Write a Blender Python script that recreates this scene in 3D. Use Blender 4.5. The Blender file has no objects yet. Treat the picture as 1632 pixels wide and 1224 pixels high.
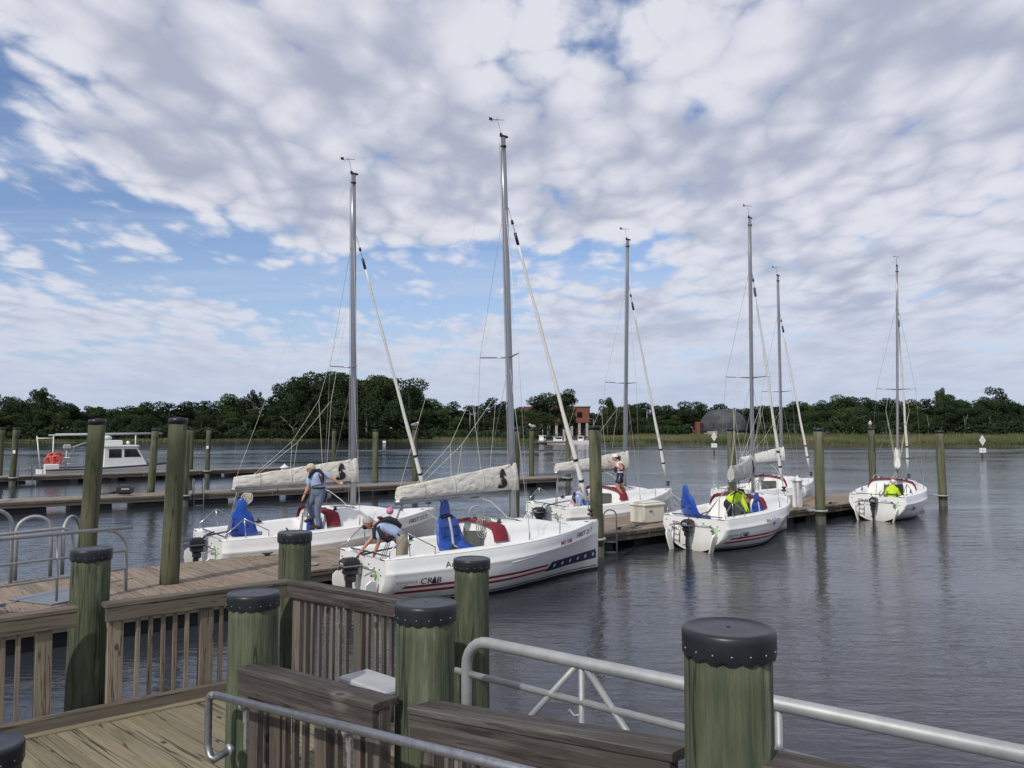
import bpy, bmesh, math, random
from mathutils import Vector, Matrix, noise
R = math.radians
rnd = random.Random(7)
sc = bpy.context.scene
COL = sc.collection
# ---------------------------------------------------------------- camera
EYE = 3.35; FPX = 1300.0; PITCH = R(3.17)
cam = bpy.data.cameras.new('camera'); cam_o = bpy.data.objects.new('camera', cam); COL.objects.link(cam_o)
cam_o.location = (0, 0, EYE); cam_o.rotation_euler = (math.pi/2 + PITCH, 0, 0)
cam.sensor_width = 36; cam.lens = 36*FPX/1632; cam.clip_start = .05; cam.clip_end = 6000
sc.camera = cam_o
# ---------------------------------------------------------------- sun
SUN_AZ = Vector((-.50, -.866)); SUN_EL = R(40)
sun = bpy.data.lights.new('sun', 'SUN'); sun.energy = 2.7; sun.angle = R(1.2); sun.color = (1, .955, .88)
sun_o = bpy.data.objects.new('sun', sun); COL.objects.link(sun_o)
sdir = Vector((SUN_AZ.x*math.cos(SUN_EL), SUN_AZ.y*math.cos(SUN_EL), math.sin(SUN_EL)))
sun_o.rotation_euler = sdir.to_track_quat('Z', 'Y').to_euler()
# ---------------------------------------------------------------- world: sky and clouds
w = bpy.data.worlds.new('World'); sc.world = w; w.use_nodes = True
N = w.node_tree.nodes; L = w.node_tree.links; N.clear()
def wm(op, a, b=None, c=None):
    n = N.new('ShaderNodeMath'); n.operation = op
    for i, v in enumerate((a, b, c)):
        if v is None: continue
        if isinstance(v, (int, float)): n.inputs[i].default_value = v
        else: L.new(v, n.inputs[i])
    return n.outputs[0]
def wmix(fac, a, b):
    n = N.new('ShaderNodeMix'); n.data_type = 'RGBA'
    for s, v in ((n.inputs[0], fac), (n.inputs[6], a), (n.inputs[7], b)):
        if isinstance(v, (int, float)): s.default_value = v
        elif isinstance(v, tuple): s.default_value = v + (1,)
        else: L.new(v, s)
    return n.outputs[2]
def wramp(v, lo, hi):
    n = N.new('ShaderNodeMapRange'); n.interpolation_type = 'SMOOTHSTEP'
    L.new(v, n.inputs[0]); n.inputs[1].default_value = lo; n.inputs[2].default_value = hi
    return n.outputs[0]
tc = N.new('ShaderNodeTexCoord')
sky = N.new('ShaderNodeTexSky'); sky.sky_type = 'NISHITA'; sky.sun_disc = False
sky.sun_elevation = SUN_EL; sky.sun_rotation = math.atan2(SUN_AZ.x, SUN_AZ.y)
sky.air_density = 1.0; sky.dust_density = .6; sky.ozone_density = 1.5
sx = N.new('ShaderNodeSeparateXYZ'); L.new(tc.outputs['Generated'], sx.inputs[0])
X, Y, Z = sx.outputs
zc = wm('MAXIMUM', Z, 0.0)
den = wm('ADD', zc, .11)
U = wm('DIVIDE', X, den); V = wm('DIVIDE', Y, den)
az = wm('ARCTAN2', X, Y); el = wm('ARCSINE', Z)
def uvn(su, sv, ou, ov, scale, detail, rough, dist=0.0, lac=2.0):
    c = N.new('ShaderNodeCombineXYZ')
    L.new(wm('MULTIPLY_ADD', U, su, ou), c.inputs[0]); L.new(wm('MULTIPLY_ADD', V, sv, ov), c.inputs[1])
    n = N.new('ShaderNodeTexNoise'); n.noise_dimensions = '2D'; n.inputs['Scale'].default_value = scale; n.inputs['Detail'].default_value = detail
    n.inputs['Roughness'].default_value = rough; n.inputs['Distortion'].default_value = dist; n.inputs['Lacunarity'].default_value = lac
    L.new(c.outputs[0], n.inputs['Vector']); return n.outputs['Fac']
def blob(a0, e0, sa, se, k):
    p = wm('DIVIDE', wm('SUBTRACT', az, a0), sa); q = wm('DIVIDE', wm('SUBTRACT', el, e0), se)
    s = wm('ADD', wm('MULTIPLY', p, p), wm('MULTIPLY', q, q))
    return wm('MULTIPLY', wm('EXPONENT', wm('MULTIPLY', s, -1.0)), k)
def cells(su, sv, ou, ov, scale):
    c = N.new('ShaderNodeCombineXYZ'); L.new(wm('MULTIPLY_ADD', U, su, ou), c.inputs[0]); L.new(wm('MULTIPLY_ADD', V, sv, ov), c.inputs[1])
    wn = N.new('ShaderNodeTexNoise'); wn.noise_dimensions = '2D'; wn.inputs['Scale'].default_value = scale*.55; wn.inputs['Detail'].default_value = 4; L.new(c.outputs[0], wn.inputs['Vector'])
    ad = N.new('ShaderNodeVectorMath'); ad.operation = 'MULTIPLY_ADD'; L.new(wn.outputs['Color'], ad.inputs[0]); ad.inputs[1].default_value = (1.7/scale,)*3; L.new(c.outputs[0], ad.inputs[2])
    v = N.new('ShaderNodeTexVoronoi'); v.voronoi_dimensions = '2D'; v.feature = 'F1'; v.inputs['Scale'].default_value = scale
    L.new(ad.outputs[0], v.inputs['Vector']); return wm('SUBTRACT', .5, v.outputs['Distance'])
big = uvn(1, .7, 3.1, 1.7, 1.0, 3, .5)
mid = uvn(1.0, .62, 0, 0, 3.2, 6, .56)
off = uvn(1.0, .62, .05, .07, 3.2, 3, .56)     # the same field a step towards the sun
puff = cells(1.0, .62, 2, 5, 8.5)
fine = uvn(1.0, .7, 7, 3, 15, 4, .62)
fade = wramp(el, .05, .17)
d = wm('ADD', wm('MULTIPLY', wm('SUBTRACT', big, .5), .5), wm('SUBTRACT', mid, .5))
d = wm('MULTIPLY_ADD', wm('SUBTRACT', fine, .5), .16, d)
pf = wm('MULTIPLY', puff, wm('MULTIPLY_ADD', fade, .75, .25)); d0 = d
d = wm('MULTIPLY_ADD', pf, .36, d)
d = wm('ADD', d, .225)
for b in ((-.20, .165, .27, .060, -.50), (-.64, .28, .19, .12, -.30), (-.46, .235, .14, .035, -.18), (.08, .21, .12, .03, -.26),
          (-.10, .34, .34, .12, .10), (.45, .25, .36, .22, .10), (-.40, .12, .2, .025, .10)):
    d = wm('ADD', d, blob(*b))
cov = wramp(d, -.08, .22)
lit = wm('MULTIPLY', wm('SUBTRACT', mid, off), -.9)
thick = wm('MULTIPLY', wramp(wm('ADD', wm('ADD', wm('MULTIPLY_ADD', pf, -.80, d), lit), wm('MULTIPLY', wm('SUBTRACT', big, .5), .6)), -.02, .62), wm('MULTIPLY_ADD', fade, .5, .5))
streak = wramp(uvn(.35, 1.6, 1, 5, 1.1, 5, .55, .4), .40, .72)
skyc = N.new('ShaderNodeVectorMath'); skyc.operation = 'MULTIPLY'; L.new(sky.outputs[0], skyc.inputs[0]); skyc.inputs[1].default_value = (.105, .108, .125)
white = (.76, .77, .84); grey = (.42, .45, .57)
cc = wmix(thick, white, grey)
base = wmix(wm('MULTIPLY', streak, .45), skyc.outputs[0], (.52, .62, .80))
c1 = wmix(wm('MULTIPLY', cov, .96), base, cc)
veil = wm('POWER', wm('SUBTRACT', 1.0, wm('MINIMUM', wm('MULTIPLY', zc, 3.9), 1.0)), 1.5)
c2 = wmix(wm('MULTIPLY', veil, .78), c1, (.44, .53, .72))
w.cycles.sampling_method = 'MANUAL'; w.cycles.sample_map_resolution = 512
bg = N.new('ShaderNodeBackground'); L.new(c2, bg.inputs[0]); bg.inputs[1].default_value = 1.0
wo = N.new('ShaderNodeOutputWorld'); L.new(bg.outputs[0], wo.inputs[0])
sc.view_settings.view_transform = 'Standard'; sc.view_settings.look = 'None'
sc.view_settings.exposure = 0; sc.view_settings.gamma = 1
# ---------------------------------------------------------------- helpers
def ray(px, py):
    cx, cy = (px-816)/FPX, (612-py)/FPX
    cp, sp = math.cos(PITCH), math.sin(PITCH)
    return Vector((cx, cp - cy*sp, sp + cy*cp))
def at(px, py, z=0.0):
    "point of the horizontal plane at height z"
    r = ray(px, py); return Vector((0, 0, EYE)) + r*((z-EYE)/r.z)
def atd(px, py, depth):
    return Vector((0, 0, EYE)) + ray(px, py)*depth
class MB:
    def __init__(s): s.v = []; s.f = []; s.m = []; s.sm = []
    def add(s, vs, fs, mi=0, smooth=False):
        o = len(s.v); s.v += [tuple(p) for p in vs]
        for f in fs: s.f.append(tuple(i+o for i in f)); s.m.append(mi); s.sm.append(smooth)
    def box(s, c, size, M=None, mi=0, bev=0):
        hx, hy, hz = size[0]/2, size[1]/2, size[2]/2
        if bev:
            b = min(bev, hx*.9, hy*.9, hz*.9)
            vs = []
            for z, i in ((-hz, b), (-hz+b, 0), (hz-b, 0), (hz, b)):
                for x, y in ((-1, -1), (1, -1), (1, 1), (-1, 1)): vs.append(Vector((x*(hx-i), y*(hy-i), z)))
            fs = [(3, 2, 1, 0), (12, 13, 14, 15)]
            for k in range(3):
                for j in range(4): a = k*4+j; b2 = k*4+(j+1) % 4; fs.append((a, b2, b2+4, a+4))
        else:
            vs = [Vector((x*hx, y*hy, z*hz)) for z in (-1, 1) for x, y in ((-1, -1), (1, -1), (1, 1), (-1, 1))]
            fs = [(3, 2, 1, 0), (4, 5, 6, 7), (0, 1, 5, 4), (1, 2, 6, 5), (2, 3, 7, 6), (3, 0, 4, 7)]
        c = Vector(c)
        vs = [(M @ (v + c)) if M is not None else v + c for v in vs]
        s.add(vs, fs, mi)
    def tube(s, pts, r, n=8, mi=0, caps=True, closed=False):
        pts = [Vector(p) for p in pts]; k = len(pts)
        rs = r if isinstance(r, (list, tuple)) else [r]*k
        vs = []; up = None
        for i, p in enumerate(pts):
            if closed: t = pts[(i+1) % k] - pts[i-1]
            else: t = pts[min(i+1, k-1)] - pts[max(i-1, 0)]
            if t.length < 1e-9: t = Vector((0, 0, 1))
            t.normalize()
            if up is None: up = Vector((0, 0, 1)) if abs(t.z) < .9 else Vector((1, 0, 0))
            a = t.cross(up)
            if a.length < 1e-4: a = t.orthogonal()
            a.normalize(); b = a.cross(t).normalized(); up = b
            for j in range(n):
                th = 2*math.pi*j/n; vs.append(p + (a*math.cos(th) + b*math.sin(th))*rs[i])
        fs = []
        for i in range(k if closed else k-1):
            for j in range(n):
                a0 = i*n+j; a1 = i*n+(j+1) % n; i2 = ((i+1) % k)*n
                fs.append((a0, i2+j, i2+(j+1) % n, a1))
        if caps and not closed: fs.append(tuple(range(n))); fs.append(tuple((k-1)*n+j for j in reversed(range(n))))
        s.add(vs, fs, mi, n > 4)
    def lathe(s, prof, n=16, c=(0, 0, 0), mi=0, wob=None, M=None):
        c = Vector(c); vs = []
        for i, (r, z) in enumerate(prof):
            for j in range(n):
                th = 2*math.pi*j/n; rr = r*(wob(th, z) if wob else 1)
                p = Vector((rr*math.cos(th), rr*math.sin(th), z))
                vs.append((M @ p if M is not None else p) + c)
        fs = []
        for i in range(len(prof)-1):
            for j in range(n): a = i*n+j; b = i*n+(j+1) % n; fs.append((a, b, b+n, a+n))
        fs.append(tuple(reversed(range(n)))); fs.append(tuple((len(prof)-1)*n+j for j in range(n)))
        s.add(vs, fs, mi, True)
    def sphere(s, c, r, n=10, m=6, mi=0, M=None):
        r = Vector(r) if hasattr(r, '__len__') else Vector((r, r, r)); vs = []; c = Vector(c)
        for i in range(m+1):
            ph = math.pi*(i/m - .5)
            for j in range(n):
                th = 2*math.pi*j/n
                p = Vector((r.x*math.cos(ph)*math.cos(th), r.y*math.cos(ph)*math.sin(th), r.z*math.sin(ph)))
                vs.append(c + (M @ p if M is not None else p))
        fs = [(i*n+j, i*n+(j+1) % n, (i+1)*n+(j+1) % n, (i+1)*n+j) for i in range(m) for j in range(n)]
        s.add(vs, fs, mi, True)
    def grid(s, rows, mi=0, smooth=True, closed=False, mf=None):
        n = len(rows[0]); vs = [p for r in rows for p in r]; base = len(s.v); s.v += [tuple(p) for p in vs]
        for i in range(len(rows)-1):
            for j in range(n if closed else n-1):
                a = i*n+j; b = i*n+(j+1) % n
                s.f.append((base+a, base+b, base+b+n, base+a+n)); s.m.append(mf(i, j) if mf else mi); s.sm.append(smooth)
    def prism(s, poly, h, M=None, mi=0):
        "poly: list of (x, y); extruded along z from 0 to h"
        n = len(poly); vs = [Vector((x, y, 0)) for x, y in poly] + [Vector((x, y, h)) for x, y in poly]
        if M is not None: vs = [M @ v for v in vs]
        fs = [tuple(reversed(range(n))), tuple(range(n, 2*n))] + [(i, (i+1) % n, n+(i+1) % n, n+i) for i in range(n)]
        s.add(vs, fs, mi)
    def mesh(s, name, mats, tri=False):
        me = bpy.data.meshes.new(name); me.from_pydata(s.v, [], s.f)
        if not isinstance(mats, (list, tuple)): mats = [mats]
        for m in mats: me.materials.append(m)
        me.polygons.foreach_set('material_index', s.m); me.polygons.foreach_set('use_smooth', s.sm)
        bm = bmesh.new(); bm.from_mesh(me)
        bmesh.ops.remove_doubles(bm, verts=bm.verts, dist=1e-5)
        if tri: bmesh.ops.triangulate(bm, faces=[f for f in bm.faces if len(f.verts) > 4])
        bmesh.ops.recalc_face_normals(bm, faces=bm.faces); bm.to_mesh(me); bm.free()
        me.update(); return me
    def build(s, name, mats, parent=None, loc=None, rot=None, kind=None, tri=False):
        o = bpy.data.objects.new(name, s.mesh(name, mats, tri)); COL.objects.link(o)
        if parent is not None: o.parent = parent
        if loc is not None: o.location = loc
        if rot is not None: o.rotation_euler = rot
        if kind: o['kind'] = kind
        return o
def inst(name, me, parent=None, M=None, loc=None):
    o = bpy.data.objects.new(name, me); COL.objects.link(o)
    if parent is not None: o.parent = parent
    if M is not None: o.matrix_local = M
    if loc is not None: o.location = loc
    return o
def thing(name, label, cat, loc=(0, 0, 0), rotz=0, group=None):
    o = bpy.data.objects.new(name, None); COL.objects.link(o); o.empty_display_size = .2
    o.location = loc; o.rotation_euler = (0, 0, rotz); o['label'] = label; o['category'] = cat
    if group: o['group'] = group
    return o
def tag(o, label, cat, group=None):
    o['label'] = label; o['category'] = cat
    if group: o['group'] = group
    return o
def kids(o): return [c for c in COL.objects if c.parent == o]
def basis(xdir, loc, zup=(0, 0, 1)):
    "matrix whose local x runs along xdir, z up"
    x = Vector(xdir).normalized(); y = Vector(zup).cross(x).normalized(); z = x.cross(y)
    M = Matrix((x, y, z)).transposed().to_4x4(); M.translation = Vector(loc); return M
def arc(c, a, b, r, t0, t1, n=8):
    "arc in the plane of unit vectors a, b"
    c = Vector(c); a = Vector(a); b = Vector(b)
    return [c + (a*math.cos(t0+(t1-t0)*i/n) + b*math.sin(t0+(t1-t0)*i/n))*r for i in range(n+1)]
# ---------------------------------------------------------------- materials
def mat(name, col, rough=.6, metal=0.0, col2=None, sc3=(6, 6, 6), detail=5, lo=.35, hi=.7, bump=0.0, bsc=None, bdist=.004,
        rand=0.0, spec=.5, col3=None, sc3b=(2, 2, 2), lo3=.55, hi3=.75, coat=0.0, trans=0.0, coord='Object', nrough=.6, knots=None, cracks=None):
    m = bpy.data.materials.new(name); m.use_nodes = True; nt = m.node_tree; n = nt.nodes; l = nt.links
    p = n['Principled BSDF']; p.inputs['Roughness'].default_value = rough; p.inputs['Metallic'].default_value = metal
    p.inputs['Specular IOR Level'].default_value = spec; p.inputs['Coat Weight'].default_value = coat
    p.inputs['Transmission Weight'].default_value = trans
    col = tuple(col)+(1,); p.inputs['Base Color'].default_value = col
    tcn = n.new('ShaderNodeTexCoord'); info = n.new('ShaderNodeObjectInfo')
    def noise_(s3, det, ro=nrough):
        mp = n.new('ShaderNodeMapping'); l.new(tcn.outputs[coord], mp.inputs[0]); mp.inputs['Scale'].default_value = s3
        ad = n.new('ShaderNodeVectorMath'); ad.operation = 'MULTIPLY_ADD'
        cb = n.new('ShaderNodeCombineXYZ')
        for i in range(3): l.new(info.outputs['Random'], cb.inputs[i])
        l.new(cb.outputs[0], ad.inputs[0]); ad.inputs[1].default_value = (17, 29, 41) if rand else (0, 0, 0); l.new(mp.outputs[0], ad.inputs[2])
        t = n.new('ShaderNodeTexNoise'); t.inputs['Scale'].default_value = 1; t.inputs['Detail'].default_value = det
        t.inputs['Roughness'].default_value = ro; l.new(ad.outputs[0], t.inputs['Vector']); return t.outputs['Fac']
    def mr(v, a, b):
        r = n.new('ShaderNodeMapRange'); l.new(v, r.inputs[0]); r.inputs[1].default_value = a; r.inputs[2].default_value = b; return r.outputs[0]
    def mix(f, a, b):
        x = n.new('ShaderNodeMix'); x.data_type = 'RGBA'; l.new(f, x.inputs[0])
        for s, v in ((x.inputs[6], a), (x.inputs[7], b)):
            if isinstance(v, tuple): s.default_value = v
            else: l.new(v, s)
        return x.outputs[2]
    c = col
    if col2: c = mix(mr(noise_(sc3, detail), lo, hi), c, tuple(col2)+(1,))
    if col3: c = mix(mr(noise_(sc3b, 4), lo3, hi3), c, tuple(col3)+(1,))
    def vec_(s3):
        mp = n.new('ShaderNodeMapping'); l.new(tcn.outputs[coord], mp.inputs[0]); mp.inputs['Scale'].default_value = s3
        ad = n.new('ShaderNodeVectorMath'); ad.operation = 'MULTIPLY_ADD'; cb = n.new('ShaderNodeCombineXYZ')
        for i in range(3): l.new(info.outputs['Random'], cb.inputs[i])
        l.new(cb.outputs[0], ad.inputs[0]); ad.inputs[1].default_value = (11, 23, 37); l.new(mp.outputs[0], ad.inputs[2]); return ad.outputs[0]
    if knots:
        vo = n.new('ShaderNodeTexVoronoi'); vo.inputs['Scale'].default_value = 1; l.new(vec_(knots), vo.inputs['Vector'])
        gsep = n.new('ShaderNodeSeparateColor'); l.new(vo.outputs['Color'], gsep.inputs[0]); gate = mr(gsep.outputs[0], .55, .60)
        def gm(v, k):
            q = n.new('ShaderNodeMath'); q.operation = 'MULTIPLY'; l.new(v, q.inputs[0]); l.new(gate, q.inputs[1]); q2 = n.new('ShaderNodeMath'); q2.operation = 'MULTIPLY'; l.new(q.outputs[0], q2.inputs[0]); q2.inputs[1].default_value = k; return q2.outputs[0]
        c = mix(gm(mr(vo.outputs['Distance'], .30, .17), .45), c, (.22, .195, .16, 1)); c = mix(gm(mr(vo.outputs['Distance'], .15, .09), .85), c, (.04, .03, .022, 1))
    if cracks:
        t_ = n.new('ShaderNodeTexNoise'); t_.inputs['Scale'].default_value = 1; t_.inputs['Detail'].default_value = 3; l.new(vec_(cracks), t_.inputs['Vector'])
        ab = n.new('ShaderNodeMath'); ab.operation = 'ABSOLUTE'; sb = n.new('ShaderNodeMath'); sb.operation = 'SUBTRACT'; l.new(t_.outputs['Fac'], sb.inputs[0]); sb.inputs[1].default_value = .5; l.new(sb.outputs[0], ab.inputs[0])
        ck = mr(ab.outputs[0], .014, .004); ml_ = n.new('ShaderNodeMath'); ml_.operation = 'MULTIPLY'; l.new(ck, ml_.inputs[0]); ml_.inputs[1].default_value = .75
        c = mix(ml_.outputs[0], c, (.018, .014, .012, 1))
    if rand:
        hs = n.new('ShaderNodeHueSaturation'); ml = n.new('ShaderNodeMath'); ml.operation = 'MULTIPLY_ADD'
        l.new(info.outputs['Random'], ml.inputs[0]); ml.inputs[1].default_value = 2*rand; ml.inputs[2].default_value = 1-rand
        l.new(ml.outputs[0], hs.inputs['Value'])
        if isinstance(c, tuple): hs.inputs['Color'].default_value = c
        else: l.new(c, hs.inputs['Color'])
        c = hs.outputs[0]
    if not isinstance(c, tuple): l.new(c, p.inputs['Base Color'])
    if bump:
        b = n.new('ShaderNodeBump'); b.inputs['Strength'].default_value = bump; b.inputs['Distance'].default_value = bdist
        l.new(noise_(bsc or sc3, 6), b.inputs['Height']); l.new(b.outputs[0], p.inputs['Normal'])
    return m
M_ = {}
M_['pile'] = mat('green_treated_wood', (.058, .078, .046), .75, col2=(.115, .125, .08), sc3=(20, 20, 2.4), detail=8, lo=.40, hi=.66, bump=1.0, bsc=(30, 30, 1.2), bdist=.014,
                 rand=.12, col3=(.175, .20, .135), sc3b=(7, 7, 1.3), lo3=.60, hi3=.70, spec=.3, knots=(3.1, 3.1, 2.2), cracks=(6, 6, .3))
M_['pile_far'] = mat('weathered_green_wood', (.078, .088, .045), .8, col2=(.145, .145, .09), sc3=(6, 6, .7), lo=.35, hi=.7, bump=.8, bsc=(12, 12, .6), bdist=.012,
                 rand=.2, col3=(.045, .052, .030), sc3b=(2, 2, .6), lo3=.5, hi3=.7, spec=.3, cracks=(6, 6, .35))
M_['slime'] = mat('waterline_growth', (.035, .035, .025), .6, col2=(.07, .07, .045), sc3=(8, 8, 5), spec=.5)
M_['post_mid'] = mat('grey_upright_wood', (.15, .13, .11), .8, col2=(.08, .07, .06), sc3=(22, 22, 1.2), lo=.4, hi=.7, bump=.6, bsc=(40, 40, 1.5), rand=.25, spec=.25, knots=(6, 6, 3.5), cracks=(12, 12, .4))
M_['cap'] = mat('black_plastic_cap', (.006, .007, .010), .38, col2=(.016, .018, .023), sc3=(7, 7, 7), bump=.25, bsc=(20, 20, 20), bdist=.003)
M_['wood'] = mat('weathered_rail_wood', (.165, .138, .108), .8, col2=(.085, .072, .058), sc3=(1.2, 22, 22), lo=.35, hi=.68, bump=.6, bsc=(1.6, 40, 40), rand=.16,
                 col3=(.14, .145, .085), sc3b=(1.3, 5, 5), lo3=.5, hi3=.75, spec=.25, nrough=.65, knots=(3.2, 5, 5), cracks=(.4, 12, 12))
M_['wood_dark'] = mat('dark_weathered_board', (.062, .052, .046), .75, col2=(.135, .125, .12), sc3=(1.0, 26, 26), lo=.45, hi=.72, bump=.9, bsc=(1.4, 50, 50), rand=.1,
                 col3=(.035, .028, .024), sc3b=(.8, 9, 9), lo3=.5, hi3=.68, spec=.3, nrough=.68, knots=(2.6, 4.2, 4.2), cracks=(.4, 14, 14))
M_['knot'] = mat('pale_knot', (.20, .185, .165), .8, col2=(.05, .04, .03), sc3=(30, 30, 30), lo=.4, hi=.6)
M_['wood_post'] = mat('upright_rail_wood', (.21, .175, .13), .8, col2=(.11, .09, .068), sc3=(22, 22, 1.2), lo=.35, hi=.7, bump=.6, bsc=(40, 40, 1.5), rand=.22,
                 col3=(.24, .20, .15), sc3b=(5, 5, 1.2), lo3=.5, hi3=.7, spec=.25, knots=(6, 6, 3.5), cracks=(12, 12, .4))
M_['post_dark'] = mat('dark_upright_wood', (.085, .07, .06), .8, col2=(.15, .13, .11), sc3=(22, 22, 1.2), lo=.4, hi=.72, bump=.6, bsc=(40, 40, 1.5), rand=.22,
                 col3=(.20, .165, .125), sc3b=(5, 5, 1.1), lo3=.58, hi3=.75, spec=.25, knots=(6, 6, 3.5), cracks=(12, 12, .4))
M_['deck'] = mat('pier_plank', (.25, .22, .145), .75, col2=(.16, .135, .088), sc3=(1.1, 24, 24), lo=.35, hi=.75, bump=.5, bsc=(1.5, 45, 45), rand=.14,
                 col3=(.12, .12, .07), sc3b=(1.5, 6, 6), lo3=.56, hi3=.8, spec=.25, knots=(2.6, 4.5, 4.5), cracks=(.22, 7, 7))
M_['dock'] = mat('dock_plank', (.30, .235, .18), .8, col2=(.19, .145, .11), sc3=(1.2, 18, 18), lo=.35, hi=.75, bump=.4, bsc=(1.5, 40, 40), rand=.16, spec=.2,
                 col3=(.20, .175, .14), sc3b=(.5, 3, 3), lo3=.45, hi3=.7, knots=(2.6, 5, 5), cracks=(.7, 12, 12))
M_['fascia'] = mat('dock_side_beam', (.13, .115, .095), .8, col2=(.065, .055, .045), sc3=(.9, 12, 12), lo=.35, hi=.7, bump=.5, bsc=(1.5, 30, 30), spec=.2)
M_['float'] = mat('black_float', (.012, .012, .013), .6)
M_['alu'] = mat('aluminium_tube', (.40, .41, .41), .52, .35, col2=(.31, .32, .32), sc3=(8, 8, 8), bump=.08, bsc=(60, 60, 60))
M_['mast'] = mat('anodised_mast', (.36, .37, .39), .36, .75, col2=(.28, .29, .31), sc3=(6, 6, .5))
M_['galv'] = mat('galvanised_pipe', (.30, .31, .34), .42, .7, col2=(.20, .21, .235), sc3=(30, 30, 30), bump=.15, bsc=(80, 80, 80))
M_['galv2'] = mat('bright_bracket', (.55, .55, .56), .35, .7, col2=(.3, .3, .3), sc3=(25, 25, 25))
M_['gel'] = mat('white_gelcoat', (.80, .80, .78), .22, col2=(.74, .745, .72), sc3=(1.5, 2, 5), lo=.4, hi=.7, coat=.3, spec=.5, col3=(.66, .66, .62), sc3b=(3, 3, 8), lo3=.66, hi3=.85)
def grime(m):
    nt = m.node_tree; n = nt.nodes; l = nt.links; p = n['Principled BSDF']; src = p.inputs['Base Color'].links[0].from_socket
    tcn = n.new('ShaderNodeTexCoord'); sp = n.new('ShaderNodeSeparateXYZ'); l.new(tcn.outputs['Object'], sp.inputs[0])
    mp = n.new('ShaderNodeMapping'); mp.inputs['Scale'].default_value = (5, 5, 1.2); l.new(tcn.outputs['Object'], mp.inputs[0]); t = n.new('ShaderNodeTexNoise'); t.inputs['Scale'].default_value = 1; t.inputs['Detail'].default_value = 6; l.new(mp.outputs[0], t.inputs['Vector'])
    a = n.new('ShaderNodeMath'); a.operation = 'MULTIPLY_ADD'; l.new(t.outputs['Fac'], a.inputs[0]); a.inputs[1].default_value = -.55; l.new(sp.outputs[2], a.inputs[2])
    r = n.new('ShaderNodeMapRange'); l.new(a.outputs[0], r.inputs[0]); r.inputs[1].default_value = .12; r.inputs[2].default_value = -.20; r.inputs[3].default_value = 0; r.inputs[4].default_value = .5
    x = n.new('ShaderNodeMix'); x.data_type = 'RGBA'; l.new(r.outputs[0], x.inputs[0]); l.new(src, x.inputs[6]); x.inputs[7].default_value = (.42, .40, .30, 1); l.new(x.outputs[2], p.inputs['Base Color'])
grime(M_['gel'])
M_['gel_deck'] = mat('white_deck', (.80, .80, .78), .5, col2=(.72, .73, .72), sc3=(4, 4, 4), lo=.5, hi=.75, bump=.1, bsc=(60, 60, 60))
M_['antifoul'] = mat('dark_bottom_paint', (.012, .016, .028), .5, col2=(.025, .03, .03), sc3=(4, 4, 4))
M_['navy'] = mat('navy_vinyl', (.012, .018, .075), .35)
M_['red'] = mat('red_vinyl', (.33, .018, .03), .4, col2=(.25, .014, .022), sc3=(5, 5, 5))
M_['maroon'] = mat('maroon_canvas', (.22, .015, .03), .85, col2=(.15, .01, .02), sc3=(6, 6, 6), bump=.4, bsc=(25, 25, 25), bdist=.01)
M_['ink'] = mat('black_lettering', (.02, .02, .022), .5)
M_['inkred'] = mat('red_lettering', (.42, .05, .07), .5)
M_['inkgrey'] = mat('grey_lettering', (.30, .34, .34), .5)
M_['cover'] = mat('cream_sail_cover', (.68, .655, .58), .85, col2=(.56, .54, .48), sc3=(3, 3, 6), lo=.4, hi=.75, bump=.8, bsc=(7, 7, 14), bdist=.05, spec=.2)
M_['cover_g'] = mat('grey_sail_cover', (.50, .50, .48), .85, col2=(.38, .38, .37), sc3=(3, 3, 6), lo=.4, hi=.75, bump=.8, bsc=(7, 7, 14), bdist=.05, spec=.2)
M_['emblem'] = mat('black_emblem', (.018, .016, .016), .8)
M_['jib'] = mat('white_furled_sail', (.80, .79, .74), .8, col2=(.72, .71, .65), sc3=(5, 5, .9), bump=.4, bsc=(8, 8, 1.4), bdist=.02)
M_['blue'] = mat('blue_moulded_plastic', (.016, .085, .42), .3, col2=(.012, .055, .32), sc3=(4, 4, 4), bump=.3, bsc=(9, 9, 9), bdist=.01, coat=.3)
M_['black'] = mat('black_metal', (.012, .012, .014), .38, col2=(.03, .03, .033), sc3=(9, 9, 9))
M_['steel'] = mat('stainless_tube', (.42, .42, .42), .25, .9)
M_['wire'] = mat('rigging_wire', (.30, .30, .29), .4, .5)
M_['rope'] = mat('pale_rope', (.58, .55, .46), .9, bump=.4, bsc=(60, 60, 60))
M_['rope_g'] = mat('grey_rope', (.30, .29, .27), .9, bump=.4, bsc=(60, 60, 60))
M_['hatch'] = mat('smoked_hatch', (.055, .06, .055), .3, col2=(.08, .085, .075), sc3=(4, 4, 4))
M_['glass'] = mat('dark_glass', (.01, .014, .018), .06, spec=.8)
M_['skin'] = mat('skin', (.50, .25, .17), .55, col2=(.42, .19, .13), sc3=(12, 12, 12))
M_['ltblue'] = mat('light_blue_shirt', (.38, .46, .66), .85, col2=(.30, .37, .56), sc3=(9, 9, 9), bump=.6, bsc=(14, 14, 9), bdist=.02)
M_['jeans'] = mat('faded_jeans', (.10, .14, .20), .85, col2=(.16, .20, .27), sc3=(8, 8, 5), bump=.6, bsc=(12, 12, 7), bdist=.02)
M_['khaki'] = mat('khaki_trousers', (.30, .265, .19), .85, col2=(.22, .19, .135), sc3=(8, 8, 5), bump=.6, bsc=(12, 12, 7), bdist=.02)
M_['whiteshirt'] = mat('white_top', (.68, .68, .72), .85, bump=.5, bsc=(14, 14, 9), bdist=.02)
M_['navycloth'] = mat('navy_shorts', (.018, .022, .045), .85, bump=.5, bsc=(14, 14, 9), bdist=.02)
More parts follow.
